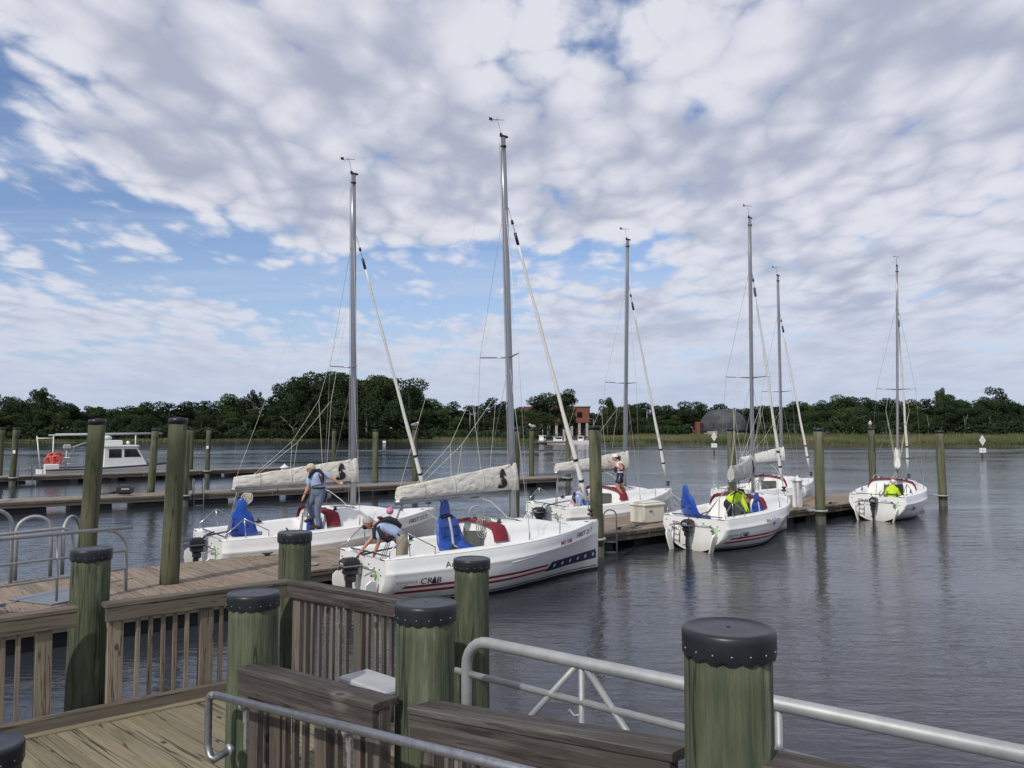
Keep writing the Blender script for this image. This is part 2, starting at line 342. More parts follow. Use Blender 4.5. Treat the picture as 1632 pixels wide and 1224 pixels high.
M_['hiviz'] = mat('bright_yellow_green_shirt', (.50, .72, .03), .8, col2=(.40, .60, .02), sc3=(7, 7, 7), bump=.6, bsc=(14, 14, 9), bdist=.02)
M_['blackcloth'] = mat('black_cloth', (.014, .014, .018), .85, bump=.5, bsc=(14, 14, 9), bdist=.02)
M_['shoe'] = mat('dark_shoe', (.035, .022, .018), .6)
M_['grey_hair'] = mat('silver_hair', (.42, .39, .37), .8, col2=(.28, .25, .24), sc3=(30, 30, 8), bump=.6, bsc=(50, 50, 10), bdist=.01)
M_['dark_hair'] = mat('dark_hair', (.02, .014, .011), .6, col2=(.05, .033, .025), sc3=(30, 30, 6), bump=.6, bsc=(50, 50, 8), bdist=.01)
M_['tan'] = mat('tan_cap', (.52, .44, .30), .85)
M_['white'] = mat('white_plastic', (.74, .74, .73), .45, col2=(.66, .66, .64), sc3=(5, 5, 5))
M_['cream'] = mat('cream_fibreglass', (.70, .67, .56), .45, col2=(.62, .59, .49), sc3=(3, 3, 3))
M_['orange'] = mat('orange_plastic', (.72, .10, .03), .5)
M_['ringred'] = mat('red_orange_foam', (.62, .09, .06), .6, col2=(.5, .07, .05), sc3=(5, 5, 5))
M_['grey_plate'] = mat('grey_plate', (.20, .22, .26), .6, col2=(.14, .155, .19), sc3=(4, 4, 4), bump=.3, bsc=(40, 40, 40))
M_['lid'] = mat('pale_grey_lid', (.42, .43, .44), .5, col2=(.34, .35, .36), sc3=(5, 5, 5))
M_['green_tag'] = mat('green_sticker', (.45, .68, .36), .5)
M_['pink'] = mat('pink_ball', (.62, .20, .30), .5)
M_['feather'] = mat('white_feathers', (.75, .75, .73), .8)
M_['feather_g'] = mat('grey_feathers', (.28, .29, .31), .8)
M_['beak'] = mat('yellow_beak', (.6, .4, .05), .6)
# ---------------------------------------------------------------- water
def water_material():
    m = bpy.data.materials.new('river_water'); m.use_nodes = True; nt = m.node_tree; n = nt.nodes; l = nt.links
    p = n['Principled BSDF']; p.inputs['Base Color'].default_value = (.029, .034, .042, 1); p.inputs['Roughness'].default_value = .07
    p.inputs['IOR'].default_value = 1.33; p.inputs['Specular IOR Level'].default_value = .5
    tcn = n.new('ShaderNodeTexCoord')
    def nz(s3, det, ro, rot=0.0, dist=0.0):
        mp = n.new('ShaderNodeMapping'); l.new(tcn.outputs['Object'], mp.inputs[0]); mp.inputs['Scale'].default_value = s3
        mp.inputs['Rotation'].default_value = (0, 0, rot)
        t = n.new('ShaderNodeTexNoise'); t.inputs['Scale'].default_value = 1; t.inputs['Detail'].default_value = det
        t.inputs['Roughness'].default_value = ro; t.inputs['Distortion'].default_value = dist
        l.new(mp.outputs[0], t.inputs['Vector']); return t.outputs['Fac']
    def ma(op, a, b, c=None):
        x = n.new('ShaderNodeMath'); x.operation = op
        for i, v in enumerate((a, b, c)):
            if v is None: continue
            if isinstance(v, (int, float)): x.inputs[i].default_value = v
            else: l.new(v, x.inputs[i])
        return x.outputs[0]
    patch = n.new('ShaderNodeMapRange'); l.new(nz((.06, .12, 1), 3, .5, R(12)), patch.inputs[0])
    patch.inputs[1].default_value = .35; patch.inputs[2].default_value = .65; patch.inputs[3].default_value = .25; patch.inputs[4].default_value = 1.2
    h = ma('MULTIPLY', nz((2.0, 5.2, 1), 4, .55, R(8), .3), .022)
    h = ma('MULTIPLY_ADD', nz((.6, 1.5, 1), 3, .5, R(-14), .2), .036, h)
    h = ma('MULTIPLY_ADD', nz((7, 14, 1), 3, .5, R(20)), .006, h)
    h = ma('MULTIPLY', h, patch.outputs[0])
    b = n.new('ShaderNodeBump'); b.inputs['Strength'].default_value = 1; b.inputs['Distance'].default_value = 1.0
    l.new(h, b.inputs['Height']); l.new(b.outputs[0], p.inputs['Normal'])
    return m
M_['water'] = water_material()
wb = MB(); S = 3500
wb.grid([[(-S, -60, 0), (S, -60, 0)], [(-S, 60, 0), (S, 60, 0)], [(-S, 700, 0), (S, 700, 0)]], smooth=False)
water = wb.build('water', M_['water'], kind='structure')
# a low boat wake crossing the river
wk = MB()
for (y0, slope, hgt) in ((128, .055, .15), (121, .06, .05)):
    rows = []
    for yy, hh in ((0, -.02), (.08, .25), (.2, .8), (.3, 1), (.6, .9), (1.4, .4), (2.4, -.05)):
        rows.append([(x, y0 + slope*x + .9*math.sin(x*.05+y0) + yy, .002 + hgt*hh*(.62+.25*math.sin(x*.11+y0)+.2*math.sin(x*.37))) for x in range(-140, 131, 2)])
    wk.grid(rows, smooth=False)
wk.build('wake', M_['water'], kind='structure')
# ---------------------------------------------------------------- far shore
SH = [(-9000, 230), (-1200, 205), (0, 198), (200, 208), (440, 238), (560, 236), (690, 226), (780, 205), (840, 193), (950, 198), (1060, 192), (1280, 175), (1632, 163), (2600, 170), (9000, 220)]
def shore(px):
    for (a, da), (b, db) in zip(SH, SH[1:]):
        if a <= px <= b:
            t = (px-a)/(b-a); return da+(db-da)*t + 1.5*math.sin(px*.021) + .8*math.sin(px*.07+1)
    return 220
def gz(off): # ground height behind the shoreline
    pts = ((-4, -.8), (0, .05), (2, .35), (20, .8), (50, 1.5), (120, 2.4), (400, 4), (4000, 6))
    for (a, za), (b, zb) in zip(pts, pts[1:]):
        if off <= b: return za + (zb-za)*max(0, (off-a)/(b-a))
    return 6
def land(px, off):
    D = shore(px) + off; x = (px-816)/FPX*D
    return Vector((x, D, gz(off)))
M_['ground'] = mat('shore_soil', (.07, .065, .04), .9, col2=(.045, .06, .025), sc3=(.2, .2, .2), bump=.5, bsc=(1, 1, 1), bdist=.1)
g = MB(); pxs = list(range(-2600, 4300, 40))
g.grid([[land(px, o) for px in pxs] for o in (-4, 0, 2, 20, 50, 120, 400, 3000)])
g.build('far_shore_ground', M_['ground'], kind='structure')
# foliage material and crowns
def leaf_mat(name, a, b, rnd_v=.2):
    m = mat(name, a, .85, col2=b, sc3=(.5, .5, .5), detail=3, lo=.35, hi=.65, rand=rnd_v, spec=.12)
    return m
M_['leaf'] = leaf_mat('dark_oak_foliage', (.018, .034, .015), (.032, .051, .021))
M_['leaf2'] = leaf_mat('mid_green_foliage', (.030, .052, .019), (.047, .071, .026))
M_['pine'] = leaf_mat('pine_foliage', (.015, .029, .016), (.025, .041, .021))
M_['bark'] = mat('grey_bark', (.15, .13, .11), .9, col2=(.08, .07, .06), sc3=(5, 5, 1))
M_['deadwood'] = mat('bleached_deadwood', (.20, .18, .155), .9)
def crown_mesh(name, kind, seed, mt, nleaf):
    r = random.Random(seed); mb = MB(); lobes = []
    # unit tree: height 1, crown from z0 to 1
    if kind == 'oak':
        for i in range(15):
            a = r.uniform(0, 6.28); z = r.uniform(.34, .88); rr = .30*math.sqrt(max(.05, 1-((z-.55)/.48)**2))*r.uniform(.3, 1)
            lobes.append((Vector((rr*math.cos(a), rr*math.sin(a), z)), r.uniform(.10, .17)))
    elif kind == 'open':
        for i in range(13):
            a = r.uniform(0, 6.28); z = r.uniform(.42, .93); rr = r.uniform(.1, .36)*(1.2-.6*z)
            lobes.append((Vector((rr*math.cos(a)*.85, rr*math.sin(a)*.85, z)), r.uniform(.09, .14)))
    elif kind == 'pine':
        for i in range(14):
            z = .3 + .68*i/14; a = r.uniform(0, 6.28); rr = .20*(1.08-z)*r.uniform(.4, 1.3)+.02
            lobes.append((Vector((rr*math.cos(a), rr*math.sin(a), z)), .05+.11*(1.1-z)))
    elif kind == 'flat':
        for i in range(12):
            a = r.uniform(0, 6.28); z = .80+r.uniform(-.10, .12); rr = r.uniform(.05, .30)
            lobes.append((Vector((rr*math.cos(a), rr*math.sin(a), z)), r.uniform(.05, .09)))
    else: # low, bushy to the ground
        for i in range(16):
            a = r.uniform(0, 6.28); z = r.uniform(.1, .85); rr = .42*math.sqrt(max(.05, 1-((z-.35)/.62)**2))*r.uniform(.3, 1)
            lobes.append((Vector((rr*math.cos(a), rr*math.sin(a), z)), r.uniform(.13, .2)))
    tot = sum(q[1]**2 for q in lobes)
    for c, R_ in lobes:
        for k in range(int(nleaf*R_**2/tot)):
            u = Vector((r.gauss(0, 1), r.gauss(0, 1), r.gauss(0, 1))).normalized()
            p = c + Vector((u.x, u.y, u.z*.75))*R_*r.uniform(.72, 1.12)
            nrm = (u + Vector((r.gauss(0, .5), r.gauss(0, .5), r.gauss(0, .5)))).normalized()
            a = nrm.orthogonal().normalized(); a = (Matrix.Rotation(r.uniform(0, 6.28), 3, nrm) @ a); b = nrm.cross(a)
            s = r.uniform(.009, .019)
            mb.add([p-a*s*1.2, p-b*s*.7, p+a*s*1.3, p+b*s*.8], [(0, 1, 2, 3)])
    me = bpy.data.meshes.new(name); me.from_pydata(mb.v, [], mb.f); me.materials.append(mt); return me, lobes
def trunk_mesh(name, lobes, seed, mt, top=.85):
    r = random.Random(seed); mb = MB()
    pts = [Vector((r.uniform(-.008, .008)*i, r.uniform(-.008, .008)*i, top*i/6)) for i in range(7)]
    mb.tube(pts, [.018*(1-i/7.5) for i in range(7)], 6)
    for c, R_ in lobes[:7]:
        z0 = max(.15, c.z-.22); k = min(6, int(z0/top*6)); mb.tube([pts[k], (pts[k]+c)/2 + Vector((0, 0, .02)), c], [.009, .006, .003], 4)
    return mb.mesh(name, mt)
protos = {}
for kind, ms, n_, cnt in (('oak', ('leaf', 'leaf', 'leaf2'), 5200, 6), ('open', ('leaf', 'leaf2'), 3000, 3), ('pine', ('pine',), 3000, 2), ('flat', ('pine',), 1500, 1), ('bush', ('leaf', 'leaf2'), 4200, 3)):
    for i in range(cnt):
        me, lb = crown_mesh('crown', kind, 31*i+len(kind)*7, M_[ms[i % len(ms)]], n_)
        protos.setdefault(kind, []).append((me, trunk_mesh('trunk', lb, i+5, M_['bark'])))
def tree(kind, pos, h, wd, label, cat='tree', group=None, k=None, name='tree', rz=None):
    ps = protos[kind]; me, tk = ps[(rnd.randrange(len(ps)) if k is None else k)]
    t = thing(name, label, cat, pos, rnd.uniform(0, 6.28) if rz is None else rz, group); t.scale = (wd, wd, h)
    inst('crown', me, t); inst('trunk', tk, t)
    return t
PROF = [(-400, 628), (-150, 632), (0, 622), (25, 632), (45, 634), (60, 619), (80, 620), (110, 640), (140, 649), (175, 645), (215, 637), (250, 633), (300, 640), (350, 638), (378, 624), (400, 624),
        (425, 640), (448, 634), (460, 602), (490, 592), (560, 592), (600, 594), (640, 604), (665, 618), (690, 640), (740, 640), (785, 633), (830, 646), (950, 646), (1000, 641), (1080, 640), (1140, 637), (1200, 645),
        (1235, 642), (1270, 636), (1310, 632), (1345, 624), (1380, 631), (1430, 633), (1480, 634), (1500, 629), (1520, 622), (1560, 628), (1590, 624), (1632, 640), (1800, 630), (2100, 636)]
def prof(px):
    for (a, da), (b, db) in zip(PROF, PROF[1:]):
        if a <= px <= b: return da+(db-da)*(px-a)/(b-a)
    return 636
def ztop(py, D): return EYE + (684-py)/FPX*D
GT = 'trees of the wooded far shore'
def woods(x0, x1, step, off, frac, kinds, label):
    px = x0
    while px < x1:
        q = px + rnd.uniform(-.35, .35)*step
        if not (frac < .8 and (1095 < q < 1205)):
            o = off + rnd.uniform(-5, 5); p = land(q, o); D = p.y
            h = (ztop(prof(q), D)-p.z)*frac*rnd.uniform(.90, 1.05)
            kd = rnd.choice(kinds)
            tree(kd, p-Vector((0, 0, .3)), h, h*rnd.uniform(1.05, 1.4)*{'bush': .9, 'pine': 1.5}.get(kd, 1.0), label, group=GT)
        px += step
LB = 'tree in the dark wooded line on the far shore,'
woods(-330, 690, 22, 24, 1.0, ['oak', 'oak', 'oak', 'open', 'pine'], 'tall back tree of the wooded shore at left')
woods(-330, 690, 27, 12, .72, ['oak', 'oak', 'bush'], 'lower tree at the water edge in the woods at left')
woods(690, 845, 18, 60, 1.0, ['oak', 'oak', 'pine'], 'tree in the low line between the big grove and the brick building')
woods(690, 850, 20, 30, .62, ['oak', 'bush'], 'lower tree on the bank between the big grove and the brick building')
woods(960, 1230, 18, 85, 1.0, ['oak', 'oak', 'pine'], 'tree in the even line behind the marsh and the grey dome')
woods(1000, 1100, 18, 62, .66, ['oak', 'bush'], 'low tree behind the marsh left of the grey dome')
woods(1205, 2000, 21, 68, 1.0, ['oak', 'oak', 'oak', 'oak', 'open', 'pine'], 'tree in the tall dark woods behind the marsh at right')
woods(1205, 2000, 25, 52, .72, ['oak', 'oak', 'bush'], 'lower front tree of the dark woods behind the marsh at right')
# the single trees that stand out
def solo(kind, px, off, top, wpx, label, k=None, rz=None):
    p = land(px, off); D = p.y; h = ztop(top, D)-p.z; return tree(kind, p-Vector((0, 0, .3)), h, wpx/FPX*D/.8, label, k=k, rz=rz)
solo('oak', 492, 10, 590, 78, 'tallest dark oak at the left end of the big grove, behind the second tall mast', 0)
solo('oak', 545, 12, 591, 80, 'great dark oak in the middle of the big grove behind the left tall mast', 1)
solo('oak', 605, 12, 591, 84, 'great dark oak at the right of the tall mast in the big grove', 2)
solo('oak', 652, 8, 606, 70, 'dark oak on the right shoulder of the big grove, sloping down', 3)
solo('bush', 520, 4, 645, 95, 'dense low tree at the water edge below the big grove, left', 0)
solo('bush', 585, 4, 640, 100, 'dense low tree at the water edge below the middle of the big grove', 2)
solo('bush', 650, 4, 645, 80, 'dense low tree at the water edge below the right of the big grove', 0)
solo('open', 62, 14, 616, 44, 'ragged tall tree at far left rising over the workboat frame', 1)
solo('flat', 405, 14, 618, 34, 'umbrella-topped pine leaning out of the left tree line', 0)
solo('pine', 432, 14, 630, 44, 'small pointed pine just left of the big grove', 0)
solo('oak', 876, 28, 621, 84, 'large dark tree in front of the red brick building', 4)
solo('open', 902, 24, 620, 62, 'tall spreading crown right of the large tree before the brick building', 0)
solo('oak', 852, 34, 640, 46, 'middle-sized dark tree before the left wing of the brick building', 2)
solo('oak', 903, 22, 644, 44, 'dark tree hiding the middle of the brick building', 5)
solo('bush', 862, 20, 655, 60, 'low dark tree at the foot of the brick building', 0)
solo('open', 968, 30, 632, 40, 'ragged dark tree right of the brick building, behind the third mast', 1)
solo('bush', 1003, 26, 646, 62, 'rounded lighter green tree at the marsh edge right of the third mast', 1)
solo('open', 1500, 60, 616, 26, 'thin open crown poking above the right-hand woods', 1)
solo('open', 1588, 56, 614, 60, 'tall open-crowned tree standing above the woods at far right', 2)
# dead leaning trunk by the water, left of the big grove
dt = MB(); p0 = land(466, 3)
dt.tube([p0+Vector((1.2, 0, 0)), p0+Vector((.2, 0, 3.2)), p0+Vector((-3.4, 0, 6.8))], [.22, .16, .06], 6); dt.tube([p0+Vector((.2, 0, 3.2)), p0+Vector((2.2, 0, 6.4))], [.1, .04], 5)
tag(dt.build('dead_tree', M_['deadwood']), 'bleached bare forked trunk leaning over the bank left of the big grove', 'dead tree')
for px, hh in ((388, 5), (512, 4), (1478, 5.5), (1536, 6.5)):
    bt = MB(); q = land(px, 6 if px < 700 else 45); bt.tube([q, q+Vector((.25, 0, hh*.5)), q+Vector((rnd.uniform(-.5, .5), 0, hh))], [.10, .08, .05], 6)
    bt.tube([q+Vector((.25, 0, hh*.5)), q+Vector((1.0, 0, hh*.9))], [.08, .04], 5)
    tag(bt.build('bare_trunk', M_['deadwood']), 'thin pale bare trunk showing against the dark woods on the far shore', 'tree trunk', 'pale trunks in the far woods')
# undergrowth: leafy mass that closes the woods at their foot
def leaves_mass(name, segs, n_, mt, smin, smax, seed):
    r = random.Random(seed); mb = MB()
    for _ in range(n_):
        px0, px1, o0, o1, h0, h1 = r.choice(segs); px = r.uniform(px0, px1); o = r.uniform(o0, o1); p = land(px, o)
        hh = (h0+(h1-h0)*(.5+.5*noise.noise(Vector((px*.035, 3.1, seed)))))
        p.z += r.random()**.7*hh; s = r.uniform(smin, smax)
        nrm = Vector((r.gauss(0, 1), r.gauss(-.6, 1), r.gauss(.4, 1))).normalized(); a = nrm.orthogonal().normalized(); a = Matrix.Rotation(r.uniform(0, 6.28), 3, nrm) @ a; b = nrm.cross(a)
        mb.add([p-a*s, p-b*s*.7, p+a*s*1.1, p+b*s*.7], [(0, 1, 2, 3)])
    me = bpy.data.meshes.new(name); me.from_pydata(mb.v, [], mb.f); me.materials.append(mt)
    o = bpy.data.objects.new(name, me); COL.objects.link(o); o['kind'] = 'stuff'
    o['label'] = 'tangled dark undergrowth at the foot of the far woods'; o['category'] = 'undergrowth'; return o
leaves_mass('undergrowth', [(-330, 300, 3, 12, 1, 5.5), (300, 700, 2, 10, .8, 5), (690, 860, 3, 26, 1.2, 3), (1205, 2000, 44, 52, 2, 5.5), (960, 1100, 40, 55, 1.5, 4)], 52000, M_['leaf'], .14, .42, 3)
leaves_mass('hedge_bank', [(-330, 690, 30, 40, 5, 10), (1205, 2000, 72, 84, 6, 10), (690, 1230, 92, 104, 5, 9)], 26000, M_['pine'], .5, .95, 5)
# marsh grass
M_['reed'] = mat('marsh_reed', (.125, .135, .062), .85, col2=(.20, .18, .105), sc3=(.12, .12, .3), lo=.4, hi=.65, spec=.15, col3=(.070, .095, .034), sc3b=(.05, .05, .05), lo3=.42, hi3=.6)
def reeds(segs, n_, seed, name):
    r = random.Random(seed); mb = MB()
    for _ in range(n_):
        px0, px1, o0, o1, hh = r.choice(segs); px = r.uniform(px0, px1); o = o0+(o1-o0)*r.random()**1.4; p = land(px, o); p.z -= .05
        h = hh*r.uniform(.5, 1.15)*(.8+.4*noise.noise(Vector((px*.02, o*.1, 1)))); wv = r.uniform(.05, .13); a = r.uniform(0, 3.14); dx, dy = math.cos(a)*wv, math.sin(a)*wv
        lx, ly = r.uniform(-.25, .25), r.uniform(-.25, .25)
        mb.add([(p.x-dx, p.y-dy, p.z), (p.x+dx, p.y+dy, p.z), (p.x+lx+dx*.5, p.y+ly+dy*.5, p.z+h*.7), (p.x+lx*1.6, p.y+ly*1.6, p.z+h)], [(0, 1, 2, 3)])
    me = bpy.data.meshes.new(name); me.from_pydata(mb.v, [], mb.f); me.materials.append(M_['reed'])
    o = bpy.data.objects.new(name, me); COL.objects.link(o); o['kind'] = 'stuff'; o['label'] = 'pale green marsh grass along the far bank'; o['category'] = 'marsh grass'
reeds([(1000, 1700, .2, 46, 1.35), (1700, 2100, .2, 46, 1.35), (945, 1100, .2, 30, 1.2), (1000, 1650, .1, 4, 1.3)], 105000, 11, 'marsh_grass')
reeds([(690, 860, .2, 16, 1.3), (-330, 300, .2, 3, .9), (300, 690, .1, 2, .6)], 16000, 12, 'bank_grass')
# ---------------------------------------------------------------- far buildings
M_['brick'] = mat('red_brick', (.22, .075, .048), .85, col2=(.165, .055, .038), sc3=(2, 2, 6), lo=.4, hi=.6)
M_['pier_conc'] = mat('pale_concrete', (.38, .35, .31), .85, col2=(.30, .28, .25), sc3=(1, 1, 1))
M_['shingle'] = mat('dark_grey_shingle', (.075, .078, .084), .85, col2=(.045, .048, .053), sc3=(.35, .35, .5), lo=.45, hi=.55)
def bx(name, c, s, m, parent, M=None, bev=0):
    b = MB(); b.box(c, s, M, bev=bev); return b.build(name, m, parent)
q = land(892, 45); BB = thing('brick_building', 'red brick building with tall dark openings half hidden by trees', 'building', q, R(-8))
sB = q.y/FPX
bx('wall', (-1, 4, 6.2), (19, 8, 4.6), M_['brick'], BB); bx('roof', (-1, 4, 8.65), (19.6, 8.6, .3), M_['pier_conc'], BB)
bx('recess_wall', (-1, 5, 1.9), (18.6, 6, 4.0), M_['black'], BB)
for i in range(9): bx('pillar', (-10+i*2.25, .6, 1.9), (.75, .8, 4.0), M_['pier_conc'], BB)
for i in range(5): bx('window', (-8.5+i*3.6, -.04, 6.2), (1.5, .1, 1.6), M_['glass'], BB)
q = land(1152, 50); DM = thing('dome_building', 'low dark grey shingled dome behind the marsh grass', 'building', q)
rD = 38.5/FPX*q.y; db = MB(); prof_ = []
for i in range(9):
    t = i/8*R(78); prof_.append((rD*1.02*math.cos(t)**.8 if i < 8 else .15, 1.0 + (ztop(652, q.y)-q.z-1.0)*math.sin(t)/math.sin(R(78))))
db.lathe(prof_, 14); db.build('dome_roof', M_['shingle'], DM)
wb_ = MB(); wb_.lathe([(rD*.99, -.5), (rD*.99, 1.2)], 14); wb_.build('base_wall', M_['pier_conc'], DM)
bx('porch', (-rD*1.02, -1.5, 2.0), (2.2, 2.6, 3.8), M_['brick'], DM); bx('dark_door', (-rD*1.02+.3, -2.85, 1.9), (1.0, .1, 3.4), M_['black'], DM)
bx('dormer', (-2.0, -rD*.82, 2.0), (4.6, 2.6, 3.0), M_['shingle'], DM); bx('entry_wall', (-4.8, -rD*.98, .6), (2.6, 1.2, 1.4), M_['pier_conc'], DM)
q = land(1087, 46); tk = MB(); tk.lathe([(.85, 0), (.85, 1.75), (.7, 1.95), (.1, 2.1)], 14); tag(tk.build('storage_tank', M_['white'], loc=q), 'small white cylindrical tank left of the dark dome', 'tank')
for px, wd in ((1045, 3.4), (1063, 1.6), (1100, 1.4)):
    q = land(px, 47); b = MB(); b.box((0, 0, .35), (wd, 1, .7), bev=.1); tag(b.build('low_wall', M_['pier_conc'], loc=q), 'short pale wall block in the grass by the white tank', 'wall', 'pale wall blocks near the white tank')
for px, top, off in ((749, 655, 12), (757, 648, 14), (1031, 652, 60), (1211 , 652, 60), (1000, 656, 20), (946, 668, 4)):
    q = land(px, off); b = MB(); zt = ztop(top, q.y); b.tube([q, (q.x, q.y, zt)], .09, 6); b.tube([(q.x, q.y, zt), (q.x-1.1, q.y, zt+.15)], .05, 5); b.box((q.x-1.2, q.y, zt+.12), (.7, .3, .16))
    tag(b.build('light_pole', M_['galv']), 'slim grey lamp pole on the far shore', 'light pole', 'lamp poles on the far shore')
# far moored boats
def far_boat(px, D, ln, label, cabin, rz=0, hullc='white'):
    q = at(px, 684+FPX*EYE/D*.9985, 0); q = Vector(((px-816)/FPX*D, D, 0)); t = thing('motorboat', label, 'boat', q, rz)
    h = MB(); rows = []
    for i in range(9):
        u = i/8; b = ln*.16*(1-max(0, (u-.45)/.55)**2.2)+.02; zz = .75+.35*u
        rows.append([(ln*(u-.5), -b, zz), (ln*(u-.5), -b*.8, .0), (ln*(u-.5), 0, -.25), (ln*(u-.5), b*.8, .0), (ln*(u-.5), b, zz), (ln*(u-.5), 0, zz-.05)])
    h.grid(rows, closed=True, smooth=False); h.f.append((0, 1, 2, 3, 4, 5)); h.m.append(0); h.sm.append(False); h.build('hull', M_[hullc], t)
    cx, cl, chh = cabin
    t.scale = (.8, .8, .78)
    bx('cabin', (cx, 0, .75+chh/2), (cl, ln*.2, chh), M_['white'], t, bev=.1); bx('cabin_window', (cx, 0, .75+chh*.68), (cl*.8, ln*.205, chh*.34), M_['glass'], t)
    bx('cabin_roof', (cx, 0, .78+chh), (cl*1.25, ln*.25, .1), M_['white'], t)
    m = MB(); m.tube([(cx-.3, 0, .8+chh), (cx-.3, 0, 2.6+chh)], .05, 5); m.tube([(cx-.3-.6, 0, 1.6+chh), (cx+.6, 0, 1.6+chh)], .04, 5); m.build('antenna_mast', M_['steel'], t)
    return t
fb = far_boat(865, 186, 6.5, 'small white workboat moored bow-on at far left of the distant boats', (.3, 2.2, 1.7), R(250))
for s in (-1, 1): tb = MB(); tb.sphere((1.0, s*1.15, .5), (.25, .45, .6)); tb.build('black_fender', M_['black'], fb)
far_boat(893, 187, 8, 'white cabin boat in the middle of the distant moored boats', (-.8, 2.2, 1.3), R(15))
far_boat(912, 190, 8.5, 'grey-hulled cruiser with railings among the distant moored boats', (-1.5, 1.8, 1.4), R(5), 'lid')
far_boat(931, 188, 7, 'small white boat with rods nearest the tall centre piling', (-1.0, 1.6, 1.5), R(-10))
q = Vector(((880-816)/FPX*184, 184, .2)); fd = MB(); fd.box((0, 0, .2), (9, 1.6, .3)); tag(fd.build('far_jetty', M_['fascia'], loc=q), 'low dark jetty in front of the distant moored boats', 'jetty')
# channel markers
def marker(px, py, D, label, writing, dia=True):
    x = (px-816)/FPX*D; t = thing('channel_marker', label, 'marker', (x, D, 0))
    z0 = ztop(py+ (0), D)
    p = MB(); p.lathe([(.11, -1), (.11, z0+.9)], 8); p.build('post', M_['slime'], t)
    s = 16/FPX*97*D/97
    b = MB(); b.box((0, -.16, z0), (1.0, .05, .62)); b.build('sign_board', M_['white'], t)
    if dia:
        b = MB(); b.prism([(0, -.7), (.5, 0), (0, .7), (-.5, 0)], .05, Matrix.Translation((0, -.14, z0+1.35)) @ Matrix.Rotation(math.pi/2, 4, 'X')); b.build('diamond_board', M_['white'], t)
        b = MB(); b.tube([(.22*math.cos(a*.785), -.2, z0+1.35+.22*math.sin(a*.785)) for a in range(8)], .03, 4, closed=True); b.build('circle_mark', M_['ringred'], t)
    for i, ln in enumerate(writing): text_on(ln, .17, M_['ink'], t, Matrix.Translation((0, -.19, z0+.09-.2*i)) @ Matrix.Rotation(math.pi/2, 4, 'X'), align='CENTER', name='lettering')
    t.scale = (.76, .76, .86); t.location.z = -.1
    return t
def text_mesh(body, size, align='LEFT', bold=0.0, shear=0.0, spacing=1.0):
    cu = bpy.data.curves.new('txt', 'FONT'); cu.body = body; cu.size = size; cu.align_x = align; cu.offset = bold; cu.shear = shear; cu.space_character = spacing
    cu.resolution_u = 2
    o = bpy.data.objects.new('txt', cu); COL.objects.link(o)
    dg = bpy.context.evaluated_depsgraph_get(); dg.update(); me = bpy.data.meshes.new_from_object(o.evaluated_get(dg), depsgraph=dg)
    bpy.data.objects.remove(o); bpy.data.curves.remove(cu); return me
def text_on(body, size, m, parent, M, align='LEFT', name='lettering', bold=0.0):
    me = text_mesh(body, size, align, bold); me.transform(M); me.materials.clear(); me.materials.append(m); return inst(name, me, parent)
marker(1137, 706, 108, 'white diamond and square channel sign on a post, left of the second-nearest masts', ['6', 'MPH'])
marker(1563, 714, 95, 'white diamond and square channel sign standing alone at right', ['6', 'MPH'])
marker(613, 703, 190, 'small distant white channel sign before the big grove', [], False)
# ---------------------------------------------------------------- floating docks
def dock(label, P0, ang, length, width, single, wide=None, group='floating docks of the marina'):
    t = thing('floating_dock', label, 'dock', (P0[0], P0[1], 0), ang, group); pw = .140; step = .1455
    n = int(length/step); me = {}; big = MB()
    for i in range(n):
        x = (i+.5)*step; y0, y1 = -.03, width+.03
        if wide and wide[0] < x < wide[1]: y0 = -wide[2]
        dz = rnd.uniform(-.003, .003); off = rnd.uniform(-.008, .008)
        if single:
            key = round(y1-y0, 2)
            if key not in me:
                b = MB(); b.box((0, 0, 0), (key, pw, .042), bev=.004); me[key] = b.mesh('plank', M_['dock'])
            inst('plank', me[key], t, Matrix.Translation((x, (y0+y1)/2+off, .479+dz)) @ Matrix.Rotation(math.pi/2, 4, 'Z'))
        else: big.box((x, (y0+y1)/2+off, .479+dz), (pw, y1-y0, .042))
    if not single: big.build('planking', M_['dock_far'], t, kind='stuff')
    def beam(x0, x1, y, name='side_beam'):
        k = max(1, round((x1-x0)/3.6)); L_ = (x1-x0)/k
        for i in range(k):
            b = MB(); b.box((0, 0, 0), (L_-.03, .045, .21), bev=.005); b.box((0, -.03*(1 if y <= width/2 else -1), .06), (L_-.03, .03, .05), bev=.004)
            b.build(name, M_['fascia'], t, loc=(x0+(i+.5)*L_, y, .348))
            b = MB(); b.box((0, 0, 0), (.05, .02, .2)); b.build('joint_bracket', M_['galv'], t, loc=(x0+i*L_, y+(-.035 if y <= width/2 else .035), .345))
    if wide:
        beam(0, wide[0], 0); beam(wide[1], length, 0); beam(wide[0], wide[1], -wide[2]+.03)
        b = MB(); b.box((0, 0, 0), (.045, wide[2], .21)); b.build('end_beam', M_['fascia'], t, loc=(wide[1], -wide[2]/2, .348))
    else: beam(0, length, 0)
    beam(0, length, width)
    for x in (0, length):
        b = MB(); b.box((0, 0, 0), (.05, width+.04, .21)); b.build('end_beam', M_['fascia'], t, loc=(x, width/2, .348))
    f0 = None
    for i in range(int(length/2.4)):
        if f0 is None:
            b = MB(); b.box((0, width/2, .03), (1.5, width-.25, .42), bev=.04); f0 = b.mesh('float', M_['float'])
        inst('float', f0, t, loc=(1.2+2.4*i, 0, 0))
    if wide:
        b = MB(); b.box(((wide[0]+wide[1])/2, -wide[2]/2+.05, .03), (wide[1]-wide[0]-.5, wide[2]-.3, .42), bev=.04); b.build('float', M_['float'], t)
    return t
